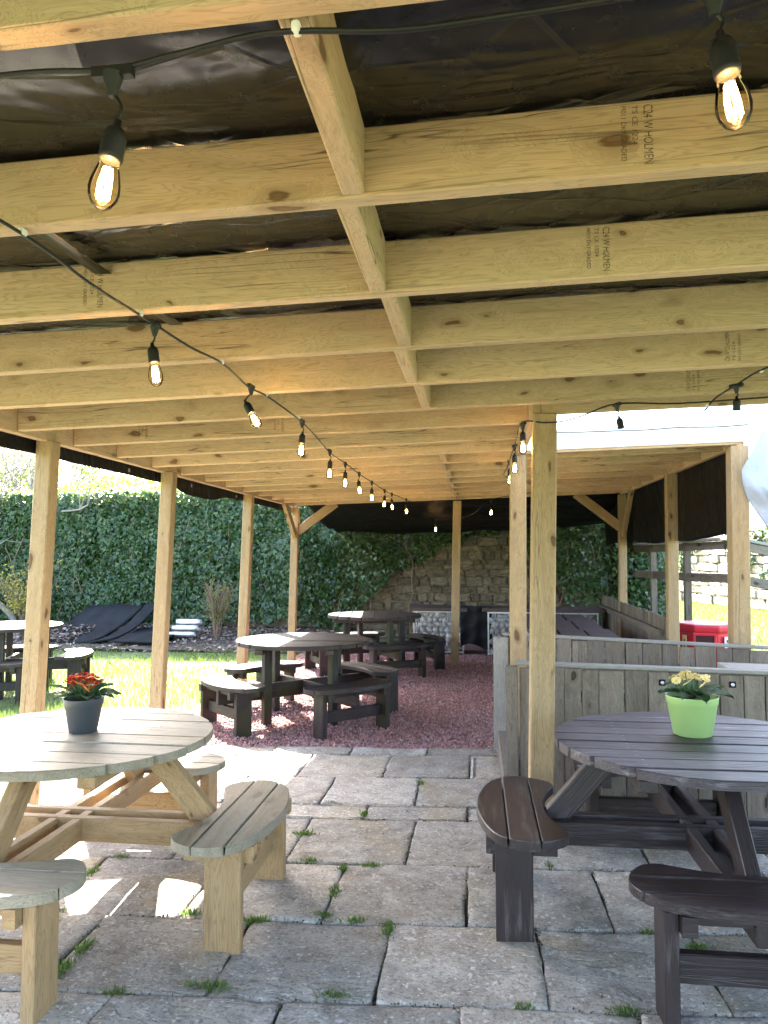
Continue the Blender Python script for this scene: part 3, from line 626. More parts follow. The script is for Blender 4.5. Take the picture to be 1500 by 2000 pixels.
def bean(r0, r1, ha, ri=.085, ro=.165):
    """rounded curved-seat outline as lower and upper bounds over u"""
    rm = (r0+r1)/2; sm_ = ha*rm; pts = []
    for q in np.linspace(-sm_+ri, sm_-ri, 40): pts.append((q, r0))
    for a in np.linspace(-math.pi/2, 0, 8): pts.append((sm_-ri+ri*math.cos(a), r0+ri+ri*math.sin(a)))
    for a in np.linspace(0, math.pi/2, 12): pts.append((sm_-ro+ro*math.cos(a), r1-ro+ro*math.sin(a)))
    for q in np.linspace(sm_-ro, -sm_+ro, 40): pts.append((q, r1))
    for a in np.linspace(math.pi/2, math.pi, 12): pts.append((-sm_+ro+ro*math.cos(a), r1-ro+ro*math.sin(a)))
    for a in np.linspace(math.pi, 1.5*math.pi, 8): pts.append((-sm_+ri+ri*math.cos(a), r0+ri+ri*math.sin(a)))
    uv = np.array([(r*math.sin(q/rm), r*math.cos(q/rm)) for q, r in pts]); um = uv[:, 0].max()-.0005
    def cross(u):
        a, b = uv, np.roll(uv, -1, 0); k = (a[:, 0]-u)*(b[:, 0]-u) <= 0; a, b = a[k], b[k]; dx = b[:, 0]-a[:, 0]; dx = np.where(np.abs(dx) < 1e-9, 1e-9, dx)
        v = a[:, 1]+(b[:, 1]-a[:, 1])*np.clip((u-a[:, 0])/dx, 0, 1); return v.min(), v.max()
    return (lambda u: cross(u)[0]), (lambda u: cross(u)[1]), um
screw_me = lathe_me('screw', [(.0055, -.001), (.0055, .0012), (.002, .0012)], 8, False, True); screw_me.materials.append(M['screw'])
def picnic_table(label, loc, rz_=0, mat='dark', top='dark', style='splay', zt=.69, R=.57, plank_rot=0, ttop=None, which=(0, 1, 2, 3), n=8, group=None, blab=None):
    t = empty('round_picnic_table', loc, rz_, label, 'picnic table', group)
    # table top: battens with the planks on them
    Rp = Matrix.Rotation(plank_rot, 3, 'Z')
    for sx in (-.30, .30):
        hl = math.sqrt(R*R-.3*.3)-.01; bar('batten', Rp @ Vector((sx, -hl, zt-.0590)), Rp @ Vector((sx, hl, zt-.0590)), .07, .045, mat, t)
    w = 2*R/n; us = [R*math.sin(a) for a in np.linspace(-math.pi/2+.01, math.pi/2-.01, 61)]
    for k in range(n):
        v0 = -R+k*w+.003; v1 = v0+w-.006; dz = random.uniform(-.0025, .0025)
        pl = obj('tabletop_plank', plank_mesh('tabletop_plank', strip_poly(lambda u: -math.sqrt(R*R-u*u), lambda u: math.sqrt(R*R-u*u), us, v0, v1), zt-.035+dz, zt+dz), ttop or top, t, rot=(0, 0, plank_rot))
        if style == 'splay':
            for sx in (-.30, .30):
                for vv in (v0+.03, v1-.03):
                    if sx*sx+vv*vv < (R-.03)**2: obj('screw', screw_me, None, pl, (sx+random.uniform(-.012, .012), vv+random.uniform(-.006, .006), zt+dz))
    # crossed beams
    bz = .315 if style == 'splay' else .285; bh = .095 if style == 'splay' else .13
    for d in (0, 1):
        for off in ((-.052, .052) if style == 'splay' else (0,)):
            e = .84; h2 = bh-.006*d
            a, b = ((-e, off, bz), (e, off, bz)) if d == 0 else ((off, -e, bz), (off, e, bz))
            bar('cross_beam', a, b, .042, h2, mat, t)
    for k in range(4):
        a = k*math.pi/2; c, s = math.cos(a), math.sin(a); g = lambda r, w_, z: (r*c-w_*s, r*s+w_*c, z)
        if style == 'splay': bar('leg', g(.66, 0, .27), g(.33, 0, zt-.04), .055, .095, mat, t)
        else: bar('leg', g(.40, .052, -.02), g(.40, .052, zt-.037), .06, .075, mat, t, upv=(c, s, 0))
    # benches
    lo, hi, um = bean(.625, .905, math.radians(32)); us = [um*math.sin(q) for q in np.linspace(-math.pi/2+.004, math.pi/2-.004, 70)]
    for k in which:
        a = k*math.pi/2-math.pi/2           # local +v points outwards
        bm = bmesh.new(); zs = .40
        for u in (-.27, .27):
            r = bmesh.ops.create_cube(bm, size=1); bmesh.ops.scale(bm, vec=(.045, .27, .06), verts=r['verts']); bmesh.ops.translate(bm, verts=r['verts'], vec=(u, .735, zs-.035-.031))
        r = bmesh.ops.create_cube(bm, size=1); bmesh.ops.scale(bm, vec=(.54, .05, .04), verts=r['verts']); bmesh.ops.translate(bm, verts=r['verts'], vec=(0, .80, zs-.035-.0225))
        be = obj('bench', bm, mat, t, rot=(0, 0, a))
        if blab and k in blab: be['label'] = blab[k]
        for v0, v1 in ((.50, .667), (.672, .785), (.790, .92)):
            obj('seat_plank', plank_mesh('seat_plank', strip_poly(lo, hi, us, v0, v1), zs-.035+random.uniform(-.001, .001), zs+random.uniform(-.002, .002)), top, be)
        for u in (-.27, .27):
            su = 1 if u > 0 else -1
            bar('leg', (u+su*.046, .765, -.02), (u+su*.046, .765, zs-.037), .045, .14, mat, be, upv=(0, 1, 0))
        bar('stretcher', (-.29, .765, .17), (.29, .765, .17), .04, .09, mat, be)
    return t
TL = picnic_table('unpainted natural wood round picnic table in the left foreground', (-1.70, 3.10, 0), 0, 'nat', 'nat_top', R=.57, n=8)
TR = picnic_table('dark brown round picnic table in front of the grey plank fence', (.90, 3.30, 0), 0, 'dark', 'dark', R=.575, n=9, ttop='dark_top')
TM = picnic_table('dark weathered round picnic table at the front edge of the red gravel', (-1.56, 6.78, -.02), math.pi/4, 'dark_old', 'dark_old', 'post', .71, R=.60, plank_rot=-math.pi/4+.08, n=8)
TB = picnic_table('dark round picnic table farthest back on the gravel, by the stone filled baskets', (-1.30, 9.72, -.02), .5, 'dark_old', 'dark_old', 'post', .71, R=.60, plank_rot=math.pi/2-.5+.12, n=8)
TG = picnic_table('dark round picnic table standing on the lawn behind the first left post', (-5.15, 7.85, -.04), .35, 'dark_old', 'dark_old', 'post', .72, R=.58, n=8)

# ------------------------------------------------------------------ flower pots
def flower_me(kind, n=6):
    V, Fc = [], []; r = random.Random(kind)
    for k in range(n):
        a = k*2*math.pi/n; c, s = math.cos(a), math.sin(a); b = len(V)
        for (u, v, z) in ((.1, 0, 0), (.55, -.38, .16), (1.0, -.30, .12), (.92, 0, .2), (1.0, .30, .12), (.55, .38, .16)):
            z += r.uniform(-.06, .06); V.append((u*c-v*s, u*s+v*c, z+.05*k/n))
        Fc += [(b, b+1, b+2, b+3), (b, b+3, b+4, b+5)]
    me = bpy.data.meshes.new('flower'); me.from_pydata(V, [], Fc); me.update(); return me
eye_me = lathe_me('flower_eye', [(.26, .04), (.2, .14), (.02, .18)], 8); eye_me.materials.append(M['eye'])
def leaf_me(seed):
    r = np.random.default_rng(seed); V = []; nu, nv = 9, 5
    for i in range(nu):
        t = i/(nu-1); w = .38*math.sin(math.pi*min(1, t*.92+.08))**.75*(.55+.45*t)
        for j in range(nv):
            q = j/(nv-1)*2-1; V.append((t, q*w, .30*t-.62*t*t+.10*abs(q)+.035*math.sin(t*22+q*3)*abs(q)+.02*r.normal()*(abs(q) > .4)))
    ii = np.arange(nu*nv).reshape(nu, nv); Fq = np.stack([ii[:-1, :-1], ii[:-1, 1:], ii[1:, 1:], ii[1:, :-1]], -1).reshape(-1, 4)
    me = mesh_np('leaf', V, Fq); me.materials.append(M['leaf']); me.shade_smooth(); return me
leafs = [leaf_me(s) for s in range(5)]
def potted(name, label, loc, mat, r0, r1, h, petals, nf, spread, plab, seed):
    t = empty(name, loc, 0, label, 'potted plant'); r = random.Random(seed)
    obj('pot', lathe_me('pot', [(r0*.9, .0), (r0, .004), (r0+(r1-r0)*.80, h*.80), (r1*.97, h*.81), (r1, h*.97), (r1*1.02, h), (r1*.97, h), (r1*.93, h*.88)], 40), mat, t, smooth=False).data.shade_smooth()
    obj('compost', lathe_me('compost', [(r1*.92, h*.86), (r1*.5, h*.90), (.001, h*.91)], 20, False), 'soil', t)
    nl = 15
    for k in range(nl):
        a = k*2.399+r.uniform(-.2, .2); s = r.uniform(.085, .115)*spread; ti = -r.uniform(.38, .62) if k < 11 else -r.uniform(.7, 1.0)
        o = obj('leaf', leafs[k % 5], None, t, (.025*math.cos(a), .025*math.sin(a), h*.97), (r.uniform(-.25, .25), ti+.15, a)); o.scale = (s*1.15, s, s)
    fm = []
    for k, p in enumerate(petals): me = flower_me(k+seed); me.materials.append(M[p]); fm.append(me)
    for k in range(nf):
        a = k*2.399; rr = spread*.078*math.sqrt((k+.3)/nf); s = r.uniform(.020, .028)
        z = h+.050+.042*(1-(rr/(.08*spread))**2)+r.uniform(-.012, .012)
        o = obj('flower', fm[k % len(fm)], None, t, (rr*math.cos(a), rr*math.sin(a), z), (-rr*9*math.sin(a)*-1*-1+r.uniform(-.3, .3), rr*9*math.cos(a)*.6+r.uniform(-.3, .3), r.uniform(0, 6))); o.scale = (s, s, s)
        obj('flower_eye', eye_me, None, o)
        tube('stalk', [(.01*math.cos(a), .01*math.sin(a), h*.9), (rr*math.cos(a), rr*math.sin(a), z)], .002, 'leaf', t, 5)
    return t
potted('potted_primrose', 'dark grey pot of red flowers on the natural wood table', (-1.685, 3.13, .691), 'pot_grey', .058, .084, .145, ['red_petal', 'red_petal', 'red_petal', 'orange_petal'], 32, 1.0, 'red', 3)
potted('potted_primrose', 'lime green pot of pale yellow flowers on the dark brown table', (.905, 3.39, .691), 'pot_green', .078, .106, .165, ['cream_petal'], 13, 1.1, 'yellow', 9)

# ------------------------------------------------------------------ plank fences on the right
def fence_run(name, label, a, b, h, bw=.118, mat='grey', cap=True, z0=-.02, drop=0.0):
    a, b = Vector((*a, 0)), Vector((*b, 0)); L = (b-a).length; d = (b-a)/L; ang = math.atan2(d.y, d.x); t = empty(name, a, ang, label, 'fence')
    x = 0; k = 0
    while x < L-.02:
        w = min(bw*random.uniform(.82, 1.2), L-x); hh = h-drop*x+random.uniform(-.008, .006)
        bar('board', (x+w/2, random.uniform(-.004, .004), z0), (x+w/2+random.uniform(-.003, .003), random.uniform(-.004, .004), hh), .022, w-.005, mat, t, .003, (1, 0, 0)); x += w
    for z in (h*.22, h*.80): bar('rail', (0, .040, z), (L, .040, z-drop*L), .04, .07, mat, t)
    if cap: bar('capping', (-.02, .014, h+.019), (L+.02, .014, h-drop*L+.019), .062, .022, 'pale', t)
    return t
FF = fence_run('plank_fence', 'grey weathered plank fence close behind the dark brown table', (.245, 4.53), (3.4, 4.32), .80, drop=.012)
for x in (.79, 1.16):
    bh_ = obj('bolt_plate', box_bm(.034, .034, .006, .002), 'rubber', FF, (x, -.019, .735), (math.pi/2, 0, 0)); obj('bolt_head', lathe_me('bolt_head', [(.010, 0), (.010, .006), (.006, .010)], 8, True, True), 'galv', bh_, (0, 0, .003))
bar('shelf', (1.15, .16, .80), (3.1, .16, .775), .24, .035, 'pale', FF)
bar('end_post', (-.045, .02, -.02), (-.045, .02, .80), .07, .09, 'grey', FF, upv=(0, 1, 0))
BF = fence_run('plank_fence', 'pale weathered plank fence further back beneath the white fascia', (.21, 5.80), (3.4, 5.45), .84, mat='grey', drop=.03)
bar('end_board', (-.03, .0, -.02), (-.03, .0, .835), .05, .11, 'pale', BF, upv=(1, 0, 0))
SF = fence_run('plank_fence', 'dark plank fence running away along the right side of the far bay', (1.86, 7.88), (1.9, 11.9), .84, cap=False)
tag(bar('timber_sleeper', (.19, 4.58, .075), (.19, 5.74, .075), .08, .16, 'grey'), 'low pale timber sleeper edging the gravel between the two plank fences', 'sleeper')
# post and rail fence outside
t = empty('rail_fence', (2.98, 9.3, 0), 0, 'tall weathered post and rail fence on the right hand lawn', 'fence')
pts = [(-.42, 3.9, 1.62), (-.30, 2.7, 1.62), (-.20, 1.2, 1.63), (0, 0, 1.645), (1.15, .5, 1.44), (2.3, 1.0, 1.22)]
for x, y, z in pts: bar('post', (x, y, -.08), (x, y, z-.02), .085, .085, 'grey', t, upv=(0, 1, 0))
for (a, b) in zip(pts[:-1], pts[1:]):
    bar('top_rail', (a[0], a[1]-.03, a[2]), (b[0], b[1]-.03, b[2]), .13, .035, 'pale', t)
    bar('upper_rail', (a[0], a[1]-.06, a[2]-.075), (b[0], b[1]-.06, b[2]-.075), .035, .10, 'grey', t)
    bar('middle_rail', (a[0], a[1]-.06, a[2]-.47), (b[0], b[1]-.06, b[2]-.47), .035, .11, 'grey', t)

# red plastic play table
t = empty('plastic_play_table', (2.38, 8.3, -.05), -.28, 'red plastic toy play table with a square opening beyond the fence', 'toy')
bm = bmesh.new(); prof = [(.27, 0), (.28, .1), (.268, .71), (.282, .73), (.285, .775), (.272, .795), (.2, .80)]; nseg = 8
V, Fc = [], []
for r, z in prof:
    for k in range(nseg): a = (k+.5)*2*math.pi/nseg; V.append((r*1.08*math.cos(a), r*1.08*math.sin(a), z))
for i in range(len(prof)-1):
    for k in range(nseg): k2 = (k+1) % nseg; Fc.append((i*nseg+k, i*nseg+k2, (i+1)*nseg+k2, (i+1)*nseg+k))
Fc.append(tuple(range((len(prof)-1)*nseg, len(prof)*nseg)))
me = bpy.data.meshes.new('body'); me.from_pydata(V, [], Fc); me.update(); bm.from_mesh(me); bmesh.ops.bevel(bm, geom=bm.edges[:], offset=.008, segments=1, affect='EDGES'); obj('body', bm, 'red_plastic', t)
box('opening', (-.02, -.272, .585), (.17, .02, .20), 'hollow', t);  # solid panel, the shade of the hollow is put into its colour
for sx in (-1, 1): box('opening_frame', (-.02+sx*.098, -.276, .575), (.024, .03, .25), 'red_plastic', t)
box('opening_frame', (-.02, -.276, .698), (.22, .03, .026), 'red_plastic', t)
st = box('sticker', (.212, -.212, .60), (.14, .004, .16), 'white_print', t, (0, 0, .785))
for i, (x, z, w, h) in enumerate([(-.03, .035, .035, .03), (.02, .04, .02, .03), (0, -.005, .08, .012), (-.025, -.045, .03, .03), (.025, -.045, .03, .03)]): box('sticker_mark', (x, -.004, z), (w, .003, h), 'dark_print', st, bev=0)
s2 = box('sticker', (-.212, -.212, .60), (.06, .004, .16), 'yellow_print', t, (0, 0, -.785))
box('sticker_mark', (0, -.004, -.02), (.012, .003, .12), 'dark_print', s2, bev=0)

# ------------------------------------------------------------------ stone walls
def stone_mesh(seed):
    r = random.Random(seed); bm = bmesh.new(); bmesh.ops.create_cube(bm, size=1); bmesh.ops.bevel(bm, geom=bm.edges[:], offset=.13, segments=1, affect='EDGES')
    for v in bm.verts: v.co += Vector((r.uniform(-.06, .06), r.uniform(-.06, .06), r.uniform(-.07, .07)))
    me = bpy.data.meshes.new('stone'); bm.to_mesh(me); bm.free(); return me
def stone_set(mat):
    L = []
    for s in range(10): me = stone_mesh(s); me.materials.append(M[mat]); L.append(me)
    return L
def rubble(parent, x0, x1, z0, z1, meshes, inside, wmin, wmax, hmin, hmax, depth=.14, lim=300):
    z = z0; k = 0
    while z < z1 and k < lim:
        h = random.uniform(hmin, hmax); x = x0+random.uniform(-.2, 0)
        while x < x1 and k < lim:
            w = random.uniform(wmin, wmax)
            if inside(x+w/2, z+h/2):
                o = obj('stone', random.choice(meshes), None, parent, (x+w/2, random.uniform(-.03, .02), z+h/2+random.uniform(-.01, .01)), (random.uniform(-.04, .04), random.uniform(-.05, .05), random.uniform(-.05, .05)+random.choice((0, math.pi))))
                o.scale = (w-.014, depth, h-.014); k += 1
            x += w
        z += h
POLY = [(-2.3, .0), (-2.04, .42), (-1.5, 1.04), (-.7, 1.53), (.09, 1.79), (.7, 1.86), (.85, 1.48), (1.37, 1.05), (1.53, .58), (1.6, 0)]
def inpoly(x, z, P=POLY):
    c = False; n = len(P); j = n-1
    for i in range(n):
        if (P[i][1] > z) != (P[j][1] > z) and x < (P[j][0]-P[i][0])*(z-P[i][1])/(P[j][1]-P[i][1])+P[i][0]: c = not c
        j = i
    return c
WY = 13.2
wl = box('stone_wall', (-5.2, WY+.28, 1.25), (17.0, .45, 2.56), 'mortar', bev=.03); tag(wl, 'old rubble stone wall behind the far tables, mostly under ivy', 'wall')
wr = empty('stone_face', (0, 0, 0))
bpy.data.objects.remove(wr)
sm = stone_set('stone')
# stones sit in the wall's own space (wall origin at (-5.2, WY+.28, 1.25))
class Off: pass
def rubble_wall():
    z = -.05; k = 0
    while z < 2.0:
        h = random.uniform(.06, .155); x = -2.75+random.uniform(-.2, 0)
        while x < 1.95:
            w = random.uniform(.09, .36)
            if inpoly((x+w/2)*.93, max(.05, (z+h/2)*.95)) and k < 300:
                o = obj('stone', random.choice(sm), None, wl, (x+w/2+5.2, -.235+random.uniform(-.02, .02), z+h/2-1.25), (random.uniform(-.10, .10), random.uniform(-.07, .07), random.uniform(-.10, .10)+random.choice((0, math.pi)))); o.scale = (w*random.uniform(.9, 1.04), random.uniform(.09, .17), h*random.uniform(.82, 1.02)); k += 1
            x += w
        z += h
rubble_wall()
A, B = Vector((5.4, 30, 0)), Vector((9.4, 15.5, 0)); d = (B-A); LW = d.length; ang = math.atan2(d.y, d.x)
w2 = empty('stone_wall', A, ang, 'sunlit pale rubble wall beyond the right hand lawn', 'wall')
box('wall_core', (LW/2, .25, 1.0), (LW, .4, 2.16), 'mortar', w2, bev=.03)
sp = stone_set('stone_pale'); rubble(w2, 0, LW, -.05, 2.1, sp, lambda x, z: True, .45, 1.0, .17, .34, .16, 300)

# ------------------------------------------------------------------ ivy
def ivy_patch(name, label, xs, zs, yf, n, cover, parent=None, size=(.045, .085), frame=None, mat='ivy', face=(0, -1, .35)):
    x = rng.uniform(*xs, n); z = rng.uniform(*zs, n); k = cover(x, z); x, z = x[k], z[k]; m = len(x)
    off = .12+.12*wavy(x*1.3, z*1.6, 71, 1.0)+.09*wavy(x*4, z*4, 72)+rng.uniform(-.05, .04, m)
    pos = np.stack([x, yf(x)-np.clip(off, .0, 1), z], -1); nr = np.tile(np.array(face, float), (m, 1))+rng.normal(0, .45, (m, 3)); nr[:, 0] += .55*wavy(x*3.1, z*3.1, 73); nr[:, 2] += .55*wavy(x*2.7+4, z*3.3, 74)
    dp = np.stack([rng.normal(0, .55, m), np.full(m, -.25), np.full(m, -1.0)], -1); sz = rng.uniform(*size, m)
    if frame is not None:
        Mx = np.array(frame.to_3x3()); tr = np.array(frame.translation); pos = pos@Mx.T+tr; nr = nr@Mx.T; dp = dp@Mx.T
    return leaves(name, pos, nr, sz, mat, IVY, parent, dp, .16)
iv = empty('ivy', (-6, WY, 0), 0, 'dense dark green ivy covering the sunlit left wall', 'ivy')
bulge = lambda x: WY-.02-.32*np.exp(-((x+3.15)/.35)**2)
def put(o, par): o.parent = par; o.location = -Vector(par.location); return o
wave_top = lambda x: 2.58+.06*wavy(x*1.6, x*0, 75)+.04*wavy(x*6, x*0, 175)
put(ivy_patch('foliage', None, (-13.5, -2.55), (.12, 2.68), bulge, 30000, lambda x, z: (z < wave_top(x)+rng.uniform(-.06, .06, len(x))) & (z > .25+.22*wavy(x*1.5, x*0, 76)+.1*wavy(x*6, x*0, 77))), iv)
put(ivy_patch('inner_foliage', None, (-13.5, -2.55), (.2, 2.5), lambda x: bulge(x)+.10, 8000, lambda x, z: z > .45+.2*wavy(x*1.5, x*0, 76), size=(.10, .15)), iv)
# leaves on top of the wall
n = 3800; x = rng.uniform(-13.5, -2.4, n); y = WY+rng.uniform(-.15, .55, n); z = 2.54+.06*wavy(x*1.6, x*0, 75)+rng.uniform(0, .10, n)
put(leaves('crest_foliage', np.stack([x, y, z], -1), np.stack([rng.normal(0, .5, n), rng.normal(-.1, .5, n), np.ones(n)], -1), rng.uniform(.045, .085, n), 'ivy_top', IVY), iv)  # lit rim of the wall top put into the crest leaf colour
def stems(par, xs, n, zmax, seed):
    r = random.Random(seed); V, Fc = [], []
    for k in range(n):
        x = r.uniform(*xs); pts = []; z = 0
        while z < zmax: pts.append((x, WY-.10-.06*r.random(), z)); x += r.uniform(-.12, .12); z += r.uniform(.12, .25)
        tube_np(pts, [.012*(1-.6*i/len(pts)) for i in range(len(pts))], 5, V, Fc)
    return put(obj('stem', mesh_np('stem', V, Fc), 'twig'), par)
stems(iv, (-9, -2.7), 14, 2.2, 4)
iv2 = empty('ivy', (0, WY, 0), 0, 'shaded dark ivy sweeping round the bare stones under the rear tarpaulin', 'ivy')
def cov2(x, z):
    xx = x+.09*wavy(x*5, z*5, 78); zz = z+.07*wavy(x*5, z*5, 79)
    return np.array([not inpoly(a, b) for a, b in zip(xx, zz)]) & ~((rng.random(len(x)) < .55) & (x > .9) & (z < .9))
put(ivy_patch('foliage', None, (-2.75, 2.75), (.05, 2.5), lambda x: WY-.04+0*x, 15500, cov2), iv2)
nn = 420; x = rng.uniform(-2, 1.5, nn); z = rng.uniform(.4, 1.8, nn); k = np.array([inpoly(a, b) for a, b in zip(x, z)]) & (wavy(x*2, z*2, 80) > .25)
put(leaves('sparse_foliage', np.stack([x[k], np.full(k.sum(), WY-.06), z[k]], -1), np.tile([0, -1, .4], (k.sum(), 1))+rng.normal(0, .4, (k.sum(), 3)), rng.uniform(.03, .06, k.sum()), 'ivy', IVY, droop=np.tile([0, 0, -1.0], (k.sum(), 1))+rng.normal(0, .4, (k.sum(), 3))), iv2)
stems(iv2, (-2.6, 2.4), 12, 1.8, 6)
iv3 = empty('ivy', A, ang, 'ivy patches creeping over the sunlit wall on the right', 'ivy')
o = ivy_patch('foliage', None, (0, LW), (.1, 2.3), lambda x: -.02+0*x, 9000, lambda x, z: ((wavy(x*.9, z*1.6, 81)+.30*(z-1.2)+np.clip(1.2-x*.25, 0, 2)) > .18) & (z < 2.2), size=(.08, .14)); o.parent = iv3
iv4 = empty('ivy', (2.6, 13.0, 0), 0, 'dark ivy mass closing the right end of the back wall', 'ivy')
n = 3500; x = rng.uniform(-.35, .55, n); z = rng.uniform(0, 2.0, n); y = rng.uniform(-.25, .5, n)
leaves('foliage', np.stack([x, y, z], -1), np.stack([rng.normal(.2, .6, n), rng.normal(-.7, .6, n), rng.normal(.4, .4, n)], -1), rng.uniform(.05, .09, n), 'ivy', IVY, iv4, np.tile([0, 0, -1.0], (n, 1))+rng.normal(0, .4, (n, 3)))

# ------------------------------------------------------------------ trees and shrubs
def branchy(V, Fc, p, d, L, r, depth, rnd, tips, n=5, up=.12, spread=.7):
    pts = [p.copy()]; q = p.copy(); dd = d.copy(); k = 4
    for i in range(k):
        dd = (dd+Vector((rnd.gauss(0, .16), rnd.gauss(0, .16), rnd.gauss(up*.5, .1)))).normalized(); q = q+dd*(L/k); pts.append(q.copy())
    tube_np(pts, [r*(1-.45*i/k) for i in range(k+1)], n, V, Fc)
    if depth == 0: tips += pts[1:]; return
    for j in range(rnd.choice((3, 3, 4))):
        i = rnd.choice((2, 3, 4, 4)); e = Vector((rnd.gauss(0, 1), rnd.gauss(0, 1), rnd.gauss(.25, .6))).normalized()
        branchy(V, Fc, pts[i], (dd+e*spread).normalized(), L*rnd.uniform(.58, .8), r*.55, depth-1, rnd, tips, max(3, n-1), up, spread)
def tree(name, label, loc, L, r, depth, seed, leafmat, nleaf, lsize, lean=(0, 0, 1), bark='bark', spread=.7, cat='tree', jit=.15, group=None):
    t = empty(name, loc, 0, label, cat, group); rnd = random.Random(seed); V, Fc, tips = [], [], []
    d = Vector(lean).normalized(); branchy(V, Fc, Vector((0, 0, -.1)), d, L, r, depth, rnd, tips, 7, .12, spread)
    obj('trunk', mesh_np('trunk', V, Fc), bark, t)
    if nleaf:
        T = np.array([tuple(x) for x in tips]); i = rng.integers(0, len(T), nleaf); pos = T[i]+rng.normal(0, jit, (nleaf, 3))
        leaves('crown', pos, rng.normal(size=(nleaf, 3))+[0, 0, .6], rng.uniform(lsize*.6, lsize*1.2, nleaf), leafmat, OVAL, t)
    return t
tree('bare_tree', 'pale bare tree leaning in front of the ivy wall, half behind the first post', (-8.1, 12.75, .15), 1.5, .06, 4, 5, 'blossom', 700, .03, (-.25, -.05, 1), spread=.8)
tree('blossom_tree', 'pale twiggy blossom tree rising behind the left end of the wall', (-9.8, 16.5, 0), 2.1, .11, 5, 12, 'blossom', 5200, .05, (.1, 0, 1), spread=.75)
tree('blossom_tree', 'pale twiggy blossom tree behind the wall between the first two posts', (-7.0, 17.2, 0), 1.9, .10, 5, 23, 'blossom', 4200, .05, (0, 0, 1), spread=.8)
tree('leafy_tree', 'light green tree at the far left above the wall', (-12.8, 18.5, 0), 1.9, .14, 4, 31, 'hedge', 6500, .10, (0, 0, 1), jit=.3)
tree('leafy_tree', 'green tree beyond the sunlit wall at the right edge', (12.2, 24.5, 0), 1.7, .14, 4, 44, 'ivy_top', 6000, .12, (0, 0, 1), jit=.35)
tree('bare_shrub', 'pale bare twigs hanging over the ivy top between the first two posts', (-7.5, 13.0, 2.35), .95, .020, 3, 15, 'blossom', 160, .03, (.9, -.35, -.05), spread=.55, cat='shrub')
h = empty('hedge', (-6.6, 14.6, 0), 0, 'bright yellow green hedge showing above the ivy wall', 'hedge')
n = 9000; x = rng.uniform(-2.6, 3.4, n); y = rng.uniform(-.5, .6, n); tz = 3.02+.10*wavy(x*1.5, x*0, 91)-.5*(np.abs(x-.4)/3.2)**3; z = tz-rng.random(n)**1.5*1.4
leaves('foliage', np.stack([x, y, z], -1), np.stack([rng.normal(0, .7, n), rng.normal(-.3, .7, n), rng.normal(.6, .5, n)], -1), rng.uniform(.05, .10, n), 'hedge', OVAL, h)
V, Fc = [], []
for k in range(16): xx = -2.4+k*.36; tube_np([(xx, 0, 0), (xx+.05, 0, 1.2), (xx-.05, .05, 2.5)], [.03, .022, .01], 5, V, Fc)
obj('stem', mesh_np('stem', V, Fc), 'twig', h)
def shrub(name, label, loc, n, hgt, wid, nleaf, leafmat, lsize, seed, stemr=.006, bark='twig'):
    t = empty(name, loc, 0, label, 'shrub'); rnd = random.Random(seed); V, Fc, tips = [], [], []
    for k in range(n):
        a = rnd.uniform(0, 6.28); l = rnd.uniform(.6, 1)*hgt; e = wid*rnd.uniform(.2, 1); p = [Vector((.04*math.cos(a), .04*math.sin(a), -.05))]
        for i in range(1, 6): f = i/5; p.append(Vector((e*f**1.4*math.cos(a)+rnd.gauss(0, .02), e*f**1.4*math.sin(a)*.7+rnd.gauss(0, .02), l*f)))
        tube_np(p, [stemr*(1-.7*i/5) for i in range(6)], 4, V, Fc); tips += p[2:]
        for j in range(4):
            i = rnd.randint(2, 4); q = p[i]+Vector((rnd.gauss(0, .1), rnd.gauss(0, .08), rnd.uniform(.02, .16))); tube_np([p[i], (p[i]+q)/2+Vector((0, 0, .01)), q], stemr*.4, 3, V, Fc); tips.append(q)
    obj('stem', mesh_np('stem', V, Fc), bark, t)
    T = np.array([tuple(x) for x in tips]); i = rng.integers(0, len(T), nleaf)
    leaves('foliage', T[i]+rng.normal(0, .05, (nleaf, 3)), rng.normal(size=(nleaf, 3))+[0, -.3, .5], rng.uniform(lsize*.6, lsize*1.3, nleaf), leafmat, OVAL, t)
    return t
shrub('forsythia_shrub', 'yellow flecked loose shrub at the far left against the ivy wall', (-7.75, 12.35, .12), 34, 1.25, .7, 1300, 'yellow', .045, 3)
shrub('dry_shrub', 'dry brown twiggy shrub by the third post against the ivy wall', (-4.32, 12.35, .10), 60, .95, .36, 420, 'hedge', .04, 8, .008)
# leaf litter
xa = rng.uniform(0, .7, 420); ya = rng.random(420)**1.5*.55
lt2 = np.stack([-7.35+1.05*xa+.62*ya, 11.75+.85*ya-.12*xa, .085+.50*ya**1.7+.05*np.sin(xa*3)*ya+.035*wavy(xa*3, ya*3, 97)], -1)
n = 5200; x = rng.uniform(-11, -2.2, n); y = 11.15+rng.random(n)**.8*1.9; zl = gz(x, y)-.025+rng.uniform(.0, .035, n)
n += 420
lt = leaves('leaf_litter', np.concatenate([np.stack([x, y, zl], -1), lt2]), np.stack([rng.normal(0, .45, n), rng.normal(0, .45, n), np.ones(n)], -1), rng.uniform(.035, .085, n), 'dry', OVAL, fold=.3); tag(lt, 'dry fallen leaves along the foot of the ivy wall', 'leaves', kind='stuff')

